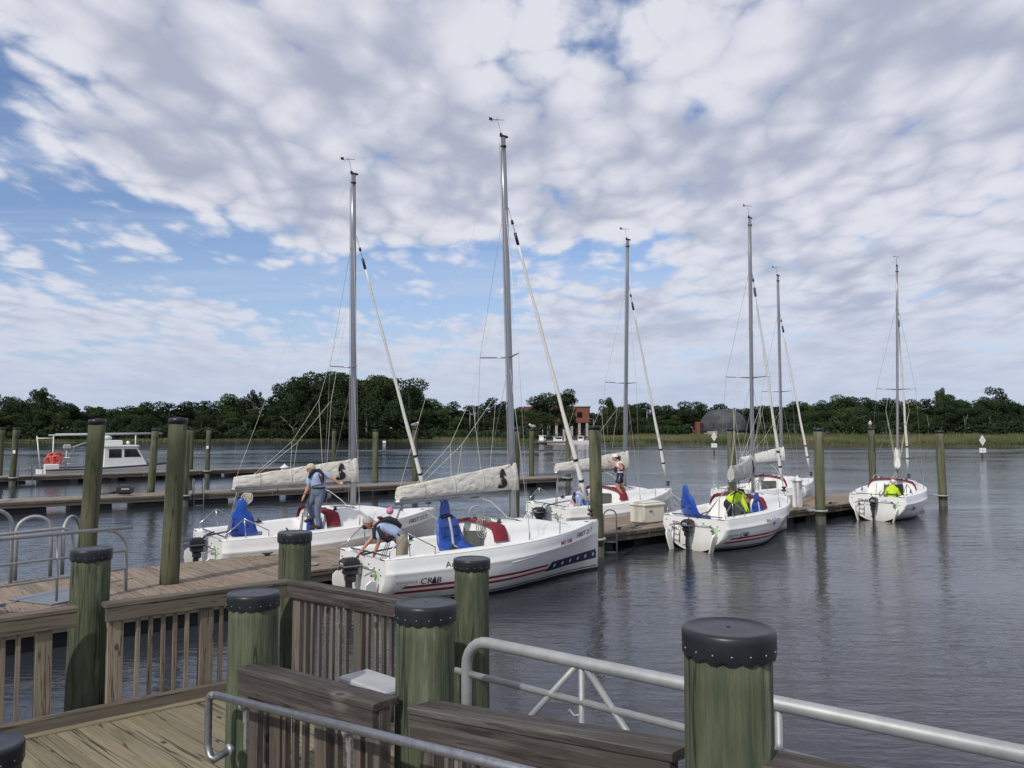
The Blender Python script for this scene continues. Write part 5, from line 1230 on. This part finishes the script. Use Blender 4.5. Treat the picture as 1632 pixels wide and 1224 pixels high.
# ---------------------------------------------------------------- people
def person(pos, label, caps, zones, head, hair=None, hat=None, extras=(), voxel=.0105, rot=None):
    """caps: (p0, p1, r0, r1, zone[, squash]) in metres, x right, y away, z up, origin under the feet
    head: (centre, facing, radius)"""
    p = Vector(pos); t = thing('person', label, 'person', p, -math.atan2(p.x, p.y) if rot is None else rot)
    b = MB(); hc, hf, hr_ = Vector(head[0]), Vector(head[1]).normalized(), head[2]
    allc = [(Vector(c[0]), Vector(c[1]), c[2], c[3], c[4]) for c in caps]
    for a, c, r0, r1, z in allc:
        b.tube([a, a+(c-a)*.33, a+(c-a)*.66, c], [r0, r0+(r1-r0)*.33, r0+(r1-r0)*.66, r1], 12); b.sphere(a, r0, 12, 8); b.sphere(c, r1, 12, 8)
    hu = (Vector((0, 0, 1)) - hf*hf.z).normalized(); hs = hf.cross(hu); Mh = Matrix((hf, hs*-1, hu)).transposed()
    b.sphere(hc, (hr_*1.0, hr_*.80, hr_*1.12), 14, 10, M=Mh); b.sphere(hc+Mh @ Vector((hr_*.25, 0, -hr_*.75)), (hr_*.62, hr_*.55, hr_*.55), 10, 8, M=Mh)
    b.sphere(hc+Mh @ Vector((hr_*1.02, 0, -hr_*.18)), (hr_*.20, hr_*.13, hr_*.24), 8, 6, M=Mh)
    for s in (-1, 1): b.sphere(hc+Mh @ Vector((-.02, s*hr_*.80, -.12*hr_)), (hr_*.18, hr_*.10, hr_*.28), 8, 6, M=Mh)
    allc.append((hc, hc+Mh @ Vector((.02, 0, -hr_*.6)), hr_, hr_*.6, 'skin'))
    # hands: palm, four fingers and a thumb at the end of every forearm
    for c in caps:
        if len(c) > 5:
            wr = Vector(c[1]); fd_ = (wr-Vector(c[0])).normalized(); sd_ = fd_.cross(Vector((0, 0, 1))); sd_ = sd_.normalized() if sd_.length > .1 else Vector((1, 0, 0)); dn = Vector(c[5]).normalized()
            pc = wr+fd_*.055; b.sphere(pc, (.048, .038, .026), 10, 8, M=Matrix((fd_, sd_, fd_.cross(sd_))).transposed())
            for k, ln in enumerate((.062, .072, .068, .052)):
                o = pc+fd_*.028+sd_*(.024-.016*k); k1 = o+fd_*ln*.5; k2 = k1+(fd_*.6+dn*.8).normalized()*ln*.55; b.tube([o-fd_*.02, k1, k2], [.0115, .0105, .009], 7); b.sphere(k2, .009, 6, 5)
            o = pc-fd_*.015+sd_*.03; b.tube([o, o+(sd_*.8+fd_*.4).normalized()*.03, o+(sd_*.4+fd_).normalized()*.055+dn*.015], [.013, .0115, .0095], 7)
            allc.append((pc, pc+fd_*.07, .05, .03, 'skin'))
    names = list(dict.fromkeys([c[4] for c in allc])); me0 = b.mesh('raw', [M_['skin']]); o = bpy.data.objects.new('raw', me0); COL.objects.link(o)
    m = o.modifiers.new('r', 'REMESH'); m.mode = 'VOXEL'; m.voxel_size = voxel; m.use_smooth_shade = True
    m = o.modifiers.new('s', 'SMOOTH'); m.factor = .5; m.iterations = 3
    dg = bpy.context.evaluated_depsgraph_get(); dg.update(); me = bpy.data.meshes.new_from_object(o.evaluated_get(dg), depsgraph=dg); bpy.data.objects.remove(o)
    me.name = 'body'; me.materials.clear()
    for n_ in names: me.materials.append(M_[zones[n_]])
    mi = []
    for f in me.polygons:
        q = f.center; best = (9, 0)
        for a, c, r0, r1, z in allc:
            d_ = c-a; L2 = d_.length_squared; tt = max(0, min(1, (q-a).dot(d_)/L2)) if L2 > 0 else 0
            dd = (q-(a+d_*tt)).length - (r0+(r1-r0)*tt)
            if dd < best[0]: best = (dd, names.index(z))
        mi.append(best[1])
    me.polygons.foreach_set('material_index', mi); me.polygons.foreach_set('use_smooth', [True]*len(mi)); inst('body', me, t)
    b = MB()
    for s in (-1, 1): b.sphere(hc+Mh @ Vector((hr_*.90, s*hr_*.32, hr_*.06)), hr_*.10, 6, 5)
    b.build('eyes', M_['black'], t)
    b = MB(); b.sphere(hc+Mh @ Vector((hr_*.90, 0, -hr_*.52)), (hr_*.06, hr_*.28, hr_*.06), 8, 5, M=Mh)
    b.build('mouth', M_['maroon'], t)
    if hair:
        b = MB(); rr = random.Random(4); rows = []
        for i in range(8):
            ph = math.pi*i/14; row = []
            for j in range(16):
                th = 2*math.pi*j/16; back = -math.cos(th); lim = ph*(1.0+.35*back)
                v = Vector((math.sin(lim)*math.cos(th)*1.10-.06, math.sin(lim)*math.sin(th)*.94, math.cos(lim)*1.22))*hr_*(1+rr.uniform(-.03, .05)); row.append(hc+Mh @ v)
            rows.append(row)
        b.grid(rows, closed=True)
        if hair[1]: b.tube([hc+Mh @ Vector((-hr_*.9, 0, hr_*.5)), hc+Mh @ Vector((-hr_*1.5, 0, hr_*.3)), hc+Mh @ Vector((-hr_*1.6, 0, -hr_*.6)), hc+Mh @ Vector((-hr_*1.25, 0, -hr_*1.7))], [.035, .05, .042, .012], 8)
        b.build('hair', M_[hair[0]], t)
    if hat:
        b = MB(); rows = []
        for i in range(6):
            ph = math.pi*.5*i/5; rows.append([hc+Mh @ (Vector((math.sin(ph)*math.cos(a*.3927)*1.16, math.sin(ph)*math.sin(a*.3927)*1.0, .28+math.cos(ph)*1.02))*hr_) for a in range(16)])
        b.grid(rows, closed=True)
        br = []
        for i in range(3): br.append([hc+Mh @ (Vector((1.05*math.cos(a)+.42*i*math.cos(a)**2, .92*math.sin(a), .30-.07*i))*hr_) for a in [R(q) for q in range(-60, 61, 15)]])
        b.grid(br); b.build('cap', M_[hat], t)
    for nm, mt, fn in extras: bb = MB(); fn(bb); bb.build(nm, M_[mt], t)
    return t
S_ = 'shirt'; P_ = 'pants'; K_ = 'skin'; F_ = 'shoe'
# man standing on the left sailboat
p1 = loc_pt(boatB, (2.27, -.98, 0)); p1.z = .99
def yoke(b):
    b.tube([(-.20, -.13, 1.20), (-.17, -.13, 1.30), (-.08, -.06, 1.375), (.03, -.05, 1.375), (.12, -.14, 1.29), (.13, -.17, 1.14)], [.028, .04, .045, .045, .035, .022], 8)
    b.tube([(.13, -.17, 1.14), (.12, -.17, 1.05), (0, -.19, 1.03), (-.13, -.15, 1.0)], .016, 6); b.tube([(.02, -.17, 1.3), (.10, -.185, 1.08)], .018, 6)
def glove(b): b.sphere((.56, -.02, 1.05), .045, 8, 6)
person(p1, 'man in tan cap, light blue shirt and jeans standing on the left sailboat, back turned', [
    ((.02, .02, .86), (.0, .01, .95), .150, .145, P_), ((-.05, .02, .86), (-.05, .02, .92), .13, .13, P_), ((.07, .0, .86), (.07, .0, .92), .12, .12, P_),
    ((.0, .01, 1.0), (-.03, .0, 1.20), .145, .155, S_), ((-.07, .0, 1.05), (-.10, .0, 1.22), .12, .12, S_), ((.07, .0, 1.05), (.07, .0, 1.23), .12, .12, S_),
    ((-.03, .0, 1.25), (-.08, -.01, 1.34), .07, .06, K_),
    ((-.19, -.03, 1.24), (-.21, -.05, 1.08), .075, .062, S_), ((-.21, -.05, 1.06), (-.22, -.06, .98), .046, .044, K_), ((-.22, -.06, .98), (-.30, -.10, .80), .042, .030, K_, (0, 0, -1)),
    ((.17, .0, 1.26), (.27, .0, 1.21), .075, .06, S_), ((.27, .0, 1.21), (.35, -.02, 1.17), .045, .042, K_), ((.35, -.02, 1.17), (.49, -.03, 1.07), .042, .030, K_, (0, 0, -1)),
    ((.08, .0, .82), (.0, -.02, .47), .115, .078, P_), ((.0, -.02, .47), (.03, .0, .10), .078, .062, P_), ((.03, .0, .05), (-.15, -.04, .035), .05, .042, F_),
    ((-.07, .04, .82), (-.20, .08, .54), .11, .078, P_), ((-.20, .08, .54), (-.12, .28, .25), .075, .058, P_), ((-.12, .28, .20), (-.27, .22, .15), .048, .040, F_)],
    {S_: 'ltblue', P_: 'jeans', K_: 'skin', F_: 'shoe'}, ((-.16, -.01, 1.42), (-.85, .25, -.42), .098), ('grey_hair', False), 'tan',
    [('harness', 'blackcloth', yoke), ('belt', 'blackcloth', lambda b: b.tube([(.165*math.cos(a*.5236)+.01, .155*math.sin(a*.5236)+.01, .965) for a in range(12)], .016, 5, closed=True)), ('rope_end', 'tan', glove),
     ('wristband', 'maroon', lambda b: b.tube([(-.285+.036*math.cos(a*.785), -.09+.036*math.sin(a*.785), .835) for a in range(8)], .01, 5, closed=True))])
# man bending at the stern of the nearest sailboat
p2 = loc_pt(boatA, (.78, -.30, 0)); p2.z = .30
def pfd(b):
    rows = [];
    for i, (x, z, h, w_) in enumerate(((-.60, 1.17, .07, .10), (-.48, 1.27, .06, .19), (-.34, 1.31, .055, .20), (-.20, 1.26, .055, .17), (-.08, 1.14, .045, .13))):
        rows.append([Vector((x + .03*math.cos(a), w_*math.sin(a), z + h*math.cos(a)*.9 - .02)) for a in [2*math.pi*j/12 for j in range(12)]])
    b.grid(rows, closed=True); b.f += [tuple(range(12)), tuple(range(48, 60))]; b.m += [0, 0]; b.sm += [False, False]
    b.tube([(-.52, -.20, 1.16), (-.45, -.22, .98), (-.32, -.19, .90), (-.22, -.17, .96)], [.05, .06, .07, .03], 8); b.tube([(-.60, -.06, 1.12), (-.58, -.10, .95), (-.5, -.08, .9)], [.04, .05, .04], 8)
def pfdred(b): b.sphere((-.49, -.05, 1.315), (.06, .09, .03), 10, 6); b.sphere((-.33, -.245, .99), (.05, .02, .035), 8, 6)
def mask(b): b.sphere((-.775, -.01, 1.135), (.058, .062, .055), 12, 8)
person(p2, 'silver-haired man in dark face mask and life jacket bending over the nearest stern', [
    ((-.08, .0, .90), (-.12, .0, .98), .145, .14, P_), ((-.07, -.07, .88), (-.07, .07, .88), .125, .125, P_),
    ((-.17, .0, 1.04), (-.42, .0, 1.15), .145, .16, S_), ((-.18, .07, 1.02), (-.44, .10, 1.14), .11, .11, S_), ((-.18, -.07, 1.02), (-.44, -.10, 1.14), .11, .11, S_),
    ((-.50, .0, 1.17), (-.63, .0, 1.20), .07, .06, K_),
    ((-.48, -.17, 1.12), (-.49, -.19, .97), .078, .068, S_), ((-.49, -.19, .95), (-.50, -.17, .86), .048, .044, K_), ((-.50, -.17, .86), (-.57, -.12, .66), .042, .030, K_, (-.6, 0, -.5)),
    ((-.50, .15, 1.12), (-.57, .12, 1.0), .078, .066, S_), ((-.57, .12, 1.0), (-.66, .07, .88), .047, .044, K_), ((-.66, .07, .88), (-.83, .0, .69), .042, .030, K_, (0, 0, -1)),
    ((-.04, -.09, .85), (-.10, -.10, .48), .12, .085, P_), ((-.10, -.10, .48), (-.02, -.08, .10), .085, .072, P_), ((-.02, -.08, .05), (-.2, -.10, .04), .05, .04, F_),
    ((-.04, .10, .85), (-.02, .12, .48), .12, .085, P_), ((-.02, .12, .48), (.06, .12, .10), .085, .072, P_), ((.06, .12, .05), (-.12, .12, .04), .05, .04, F_)],
    {S_: 'ltblue', P_: 'khaki', K_: 'skin', F_: 'shoe'}, ((-.72, -.01, 1.22), (-.72, -.30, -.62), .105), ('grey_hair', False), None,
    [('life_jacket', 'blackcloth', pfd), ('jacket_patch', 'maroon', pfdred), ('face_mask', 'blackcloth', mask), ('belt', 'blackcloth', lambda b: b.tube([(-.13+.08*math.cos(a*.5236), .165*math.sin(a*.5236), 1.0-.09*math.cos(a*.5236)) for a in range(12)], .015, 5, closed=True))])
# woman at the mast of the third sailboat
p3 = loc_pt(boatC, (2.75, -.86, 0)); p3.z = 1.0
person(p3, 'woman with long dark ponytail, white top and dark shorts reaching to a sail cover', [
    ((-.09, .0, .80), (-.09, .0, .86), .125, .12, P_), ((-.10, -.05, .78), (-.10, .06, .78), .11, .11, P_),
    ((-.09, .0, .93), (-.10, .0, 1.16), .115, .125, S_), ((-.10, -.05, 1.12), (-.10, .06, 1.12), .11, .11, S_), ((-.11, .0, 1.2), (-.18, .0, 1.31), .055, .05, K_),
    ((-.10, -.14, 1.20), (-.03, -.17, 1.03), .05, .042, K_), ((-.03, -.17, 1.03), (-.36, -.10, 1.17), .040, .027, K_, (0, 0, 1)),
    ((-.13, .13, 1.20), (-.24, .14, 1.10), .05, .042, K_), ((-.24, .14, 1.10), (-.40, .08, 1.22), .038, .027, K_, (0, 0, 1)),
    ((-.09, -.05, .76), (-.17, -.06, .60), .105, .088, P_), ((-.17, -.06, .58), (-.20, -.06, .45), .070, .056, K_), ((-.20, -.06, .45), (.02, -.02, .10), .056, .038, K_), ((.03, -.02, .05), (-.10, -.06, .035), .042, .036, F_),
    ((-.09, .07, .76), (-.06, .10, .60), .10, .085, P_), ((-.06, .10, .58), (-.05, .10, .45), .068, .056, K_), ((-.05, .10, .45), (.06, .28, .32), .055, .038, K_), ((.06, .30, .30), (.02, .26, .22), .042, .036, F_)],
    {S_: 'whiteshirt', P_: 'navycloth', K_: 'skin', F_: 'shoe'}, ((-.25, .0, 1.40), (-.9, .1, .0), .093), ('dark_hair', True), 'white',
    [('harness', 'maroon', lambda b: (b.tube([(-.06, -.16, 1.22), (.035, -.05, 1.12), (.03, -.03, .96)], .017, 6), b.tube([(-.09+.13*math.cos(a*.5236), .13*math.sin(a*.5236), .97) for a in range(12)], .015, 5, closed=True))),
     ('sling_bag', 'navycloth', lambda b: b.sphere((-.24, -.06, 1.0), (.06, .05, .11), 10, 8)), ('shorts_stripe', 'ltblue', lambda b: b.tube([(-.10, -.165, .80), (-.14, -.165, .62)], .012, 5))])
# seated person behind the blue seat of the third sailboat
p4_ = loc_pt(boatC, (1.05, -.52, 0)); p4_.z = .62
person(p4_, 'seated person in light blue shirt behind the blue seat of the third sailboat', [
    ((-.05, .08, .16), (-.05, .08, .24), .15, .14, P_), ((-.05, .08, .32), (-.03, .05, .58), .145, .155, S_), ((-.12, .06, .55), (.08, .04, .55), .11, .11, S_), ((.0, .04, .64), (.04, .02, .74), .06, .055, K_),
    ((.12, .02, .58), (.24, -.05, .50), .07, .06, S_), ((.24, -.05, .50), (.40, -.05, .66), .042, .03, K_, (0, 0, 1)), ((-.17, .05, .58), (-.24, .0, .38), .07, .06, S_), ((-.24, .0, .38), (-.10, -.14, .25), .042, .03, K_, (0, 0, -1)),
    ((.0, .0, .14), (.32, -.12, .14), .10, .07, P_), ((.32, -.12, .14), (.36, -.14, -.22), .068, .05, P_), ((-.08, .0, .14), (.22, .16, .14), .10, .07, P_), ((.22, .16, .14), (.28, .16, -.22), .068, .05, P_), ((.36, -.14, -.27), (.46, -.16, -.28), .045, .04, F_), ((.28, .16, -.27), (.38, .16, -.28), .045, .04, F_)],
    {S_: 'ltblue', P_: 'khaki', K_: 'skin', F_: 'shoe'}, ((.07, .0, .86), (.9, -.1, -.1), .098), ('grey_hair', False), 'tan', [('life_jacket', 'navycloth', lambda b: b.tube([(-.16, -.06, .70), (-.20, -.07, .5), (-.14, -.08, .38)], [.04, .05, .03], 8))])
# person in yellow on the red-striped sailboat
p5_ = loc_pt(boatD, (1.62, -.28, 0)); p5_.z = .30
person(p5_, 'person in bright yellow-green shirt and black trousers bending into the red-striped sailboat', [
    ((.0, .0, .90), (.03, .0, .96), .155, .15, P_), ((-.03, -.06, .88), (-.03, .07, .88), .14, .14, P_),
    ((.06, .0, 1.02), (.27, .05, 1.13), .16, .165, S_), ((.06, -.07, 1.0), (.28, -.10, 1.12), .12, .12, S_), ((.06, .08, 1.0), (.28, .14, 1.12), .12, .12, S_), ((.36, .05, 1.12), (.45, .10, 1.08), .07, .06, K_),
    ((.32, -.14, 1.10), (.42, -.16, .88), .08, .065, S_), ((.42, -.16, .88), (.53, -.16, .64), .062, .045, S_), ((.53, -.16, .63), (.545, -.16, .60), .032, .03, K_, (0, 0, -1)),
    ((.32, .18, 1.10), (.44, .2, .88), .08, .065, S_), ((.44, .2, .88), (.50, .15, .66), .062, .045, S_), ((.50, .15, .65), (.51, .15, .62), .032, .03, K_, (0, 0, -1)),
    ((.0, -.09, .85), (.06, -.10, .47), .13, .09, P_), ((.06, -.10, .47), (-.02, -.08, .10), .088, .07, P_), ((-.02, -.08, .05), (.16, -.10, .04), .05, .04, F_), ((.0, .10, .85), (.08, .12, .47), .13, .09, P_), ((.08, .12, .47), (.0, .12, .10), .088, .07, P_), ((.0, .12, .05), (.18, .12, .04), .05, .04, F_)],
    {S_: 'hiviz', P_: 'blackcloth', K_: 'skin', F_: 'shoe'}, ((.52, .13, 1.03), (.6, .35, -.7), .10), ('dark_hair', False), None,
    [('harness', 'blackcloth', lambda b: (b.tube([(.10, -.20, .96), (.13, -.19, 1.14), (.20, -.02, 1.295), (.14, .12, 1.2)], .018, 6), b.tube([(.36, -.20, 1.2), (.2, -.08, 1.275), (.03, -.10, 1.13)], .018, 6), b.tube([(.24, .0, 1.3), (.38, .02, 1.29), (.42, .06, 1.2)], [.03, .04, .03], 7)))])
# crouching person on the rightmost sailboat
p6 = loc_pt(boatF, (2.12, -.12, 0)); p6.z = .30
person(p6, 'crouching person in bright yellow-green shirt with black belt, on the rightmost sailboat', [
    ((.0, .0, .36), (.0, .0, .42), .16, .155, P_), ((.0, .0, .48), (.02, .06, .74), .16, .165, S_), ((-.08, .03, .70), (.12, .05, .70), .125, .12, S_), ((.02, .1, .80), (.05, .14, .88), .065, .06, K_),
    ((.17, .05, .72), (.28, .08, .50), .08, .065, S_), ((.28, .08, .50), (.34, .16, .32), .062, .045, S_), ((.34, .16, .31), (.35, .18, .29), .032, .03, K_, (0, 0, -1)),
    ((-.14, .05, .72), (-.2, .16, .52), .08, .065, S_), ((-.2, .16, .52), (-.1, .3, .42), .06, .045, S_), ((-.1, .3, .42), (-.08, .33, .41), .032, .03, K_, (0, 0, -1)),
    ((.1, .04, .34), (.14, .34, .38), .12, .08, P_), ((.14, .34, .38), (.12, .18, .08), .078, .06, P_), ((-.1, .04, .34), (-.14, .34, .36), .12, .08, P_), ((-.14, .34, .36), (-.12, .18, .08), .078, .06, P_), ((.12, .2, .04), (.12, .32, .04), .045, .04, F_), ((-.12, .2, .04), (-.12, .32, .04), .045, .04, F_)],
    {S_: 'hiviz', P_: 'blackcloth', K_: 'skin', F_: 'shoe'}, ((.06, .18, .97), (.2, .9, -.4), .10), ('grey_hair', False), 'white', [('belt', 'blackcloth', lambda b: b.tube([(.185*math.cos(a*.5236), .175*math.sin(a*.5236)+.02, .55) for a in range(12)], .018, 5, closed=True))])
b = MB(); b.box((0, 0, .13), (.46, .30, .26), bev=.03); q = loc_pt(boatD, (1.95, -.66, .62)); tag(b.build('crate', M_['orange'], loc=q), 'orange box in the cockpit beside the person in yellow', 'box')
# ---------------------------------------------------------------- workboat at the far dock
wbp = d3(160, 3.6, 0); wbt = thing('workboat', 'white workboat with square wheelhouse and long outrigger poles at the far left dock', 'boat', (wbp.x-.2, wbp.y, 0), A3)
rows = []
for i in range(13):
    u = i/12; x = -3.3+8.3*u; hbw = 1.45*(1-max(0, (u-.6)/.4)**2.2)+.02; z = .72+.32*max(0, u-.3)
    rows.append([(x, -hbw, z), (x, -hbw*.92, .35), (x, -hbw*.75, -.1), (x, 0, -.35), (x, hbw*.75, -.1), (x, hbw*.92, .35), (x, hbw, z)])
b = MB(); b.grid(rows, smooth=False); b.f.append(tuple(range(7))); b.m.append(0); b.sm.append(False); b.build('hull', M_['white'], wbt)
b = MB(); b.grid([[(r[0][0], -abs(r[0][1]), r[0][2]-.03), (r[0][0], abs(r[0][1]), r[0][2]-.03)] for r in rows], smooth=False); b.build('deck', M_['lid'], wbt)
for s in (0, 6): b = MB(); b.tube([(r[s][0], r[s][1], r[s][2]+.02) for r in rows], .055, 6); b.build('rub_rail', M_['black'], wbt)
b = MB(); poly = [(.3, .75), (3.05, .85), (2.35, 2.15), (.3, 2.15)]; b.prism(poly, 1.9, Matrix(((1, 0, 0, 0), (0, 0, 1, -.95), (0, 1, 0, 0), (0, 0, 0, 1)))); wh = b.build('wheelhouse', M_['white'], wbt)
for poly in ([(.55, 1.42), (1.35, 1.42), (1.35, 2.0), (.55, 2.0)], [(1.52, 1.45), (2.62, 1.45), (2.30, 2.0), (1.52, 2.0)]):
    b = MB(); b.prism(poly, 1.93, Matrix(((1, 0, 0, 0), (0, 0, 1, -.965), (0, 1, 0, 0), (0, 0, 0, 1)))); wf = b.build('window_frame', M_['black'], wh)
    cx_ = sum(p[0] for p in poly)/4; cz_ = sum(p[1] for p in poly)/4; pl = [(cx_+(p[0]-cx_)*.84, cz_+(p[1]-cz_)*.80) for p in poly]
    b = MB(); b.prism(pl, 1.95, Matrix(((1, 0, 0, 0), (0, 0, 1, -.975), (0, 1, 0, 0), (0, 0, 0, 1)))); b.build('pane', M_['glass'], wf)
bx('roof', (1.3, 0, 2.2), (2.3, 2.1, .10), M_['white'], wbt, bev=.03); bx('roof_box', (.9, 0, 2.42), (1.2, 1.2, .34), M_['white'], wbt, bev=.05)
b = MB(); b.lathe([(.32, 2.62), (.36, 2.68), (.36, 2.82), (.25, 2.9), (.02, 2.92)], 14, c=(.6, 0, 0)); b.build('radar', M_['white'], wbt)
b = MB(); b.sphere((1.9, -.4, 2.42), .13, 10, 8); b.build('antenna_dome', M_['white'], wbt)
b = MB(); b.tube([(-3.0, -.5, 2.95), (4.1, -.6, 3.05)], .06, 6); b.build('outrigger_pole', M_['lid'], wbt); b = MB(); b.tube([(-2.4, .5, 3.02), (3.6, .4, 3.08)], .05, 6); b.build('outrigger_pole', M_['lid'], wbt)
for x in (-.15, 2.35): b = MB(); b.tube([(x, -.55, .8 if x < 0 else 2.2), (x, -.55, 3.0)], .045, 6); b.build('pole_mast', M_['white'], wbt)
b = MB(); b.tube([(-3.2, .6, .7), (-3.45, .6, 2.9)], .04, 6); b.tube([(-2.5, .5, .7), (-2.5, .5, 2.9)], .04, 6); b.tube([(-3.42, .6, 2.75), (-2.5, .5, 2.75)], .04, 6); b.build('goal_post_frame', M_['white'], wbt)
b = MB(); b.tube([(-2.0, -.7, .7), (-1.95, -.7, 2.1)], .05, 6); b.tube([(-1.95, -.7, 2.05), (-.7, -.7, 2.5)], .045, 6); b.tube([(-1.95, -.7, 1.4), (-1.5, -.7, 2.15)], .03, 6); b.box((-1.95, -.7, 2.2), (.4, .3, .3), bev=.05); b.build('hoist', M_['lid'], wbt)
for z in (1.1, 1.5): b = MB(); b.tube([(-2.3, -.95, z), (.2, -.95, z)], .018, 5); b.build('guard_wire', M_['steel'], wbt)
b = MB(); b.box((-2.9, -1.0, .9), (.8, .5, .4), bev=.04); b.build('stern_box', M_['white'], wbt)
b = MB(); b.box((3.5, 0, 1.1), (.5, .7, .3), bev=.05); b.build('bow_winch', M_['lid'], wbt)
for i, (dx, dy, dz) in enumerate(((-3.0, -.9, 1.30), (-2.65, -1.0, 1.35), (-2.5, -.85, 1.55), (-2.85, -.7, 1.5))):
    b = MB(); b.tube([(.26*math.cos(a*.524), .06*i*0, .26*math.sin(a*.524)) for a in range(12)], .08, 8, closed=True)
    q = Matrix.Translation(wbt.location) @ Matrix.Rotation(A3, 4, 'Z') @ Vector((dx, dy, dz)); o = b.build('life_ring', M_['ringred'], loc=q, rot=(0, 0, A3+R(20*i-30)))
    tag(o, 'red-orange ring buoy in the bundle at the stern of the white workboat', 'life ring', 'red ring buoys on the workboat stern')
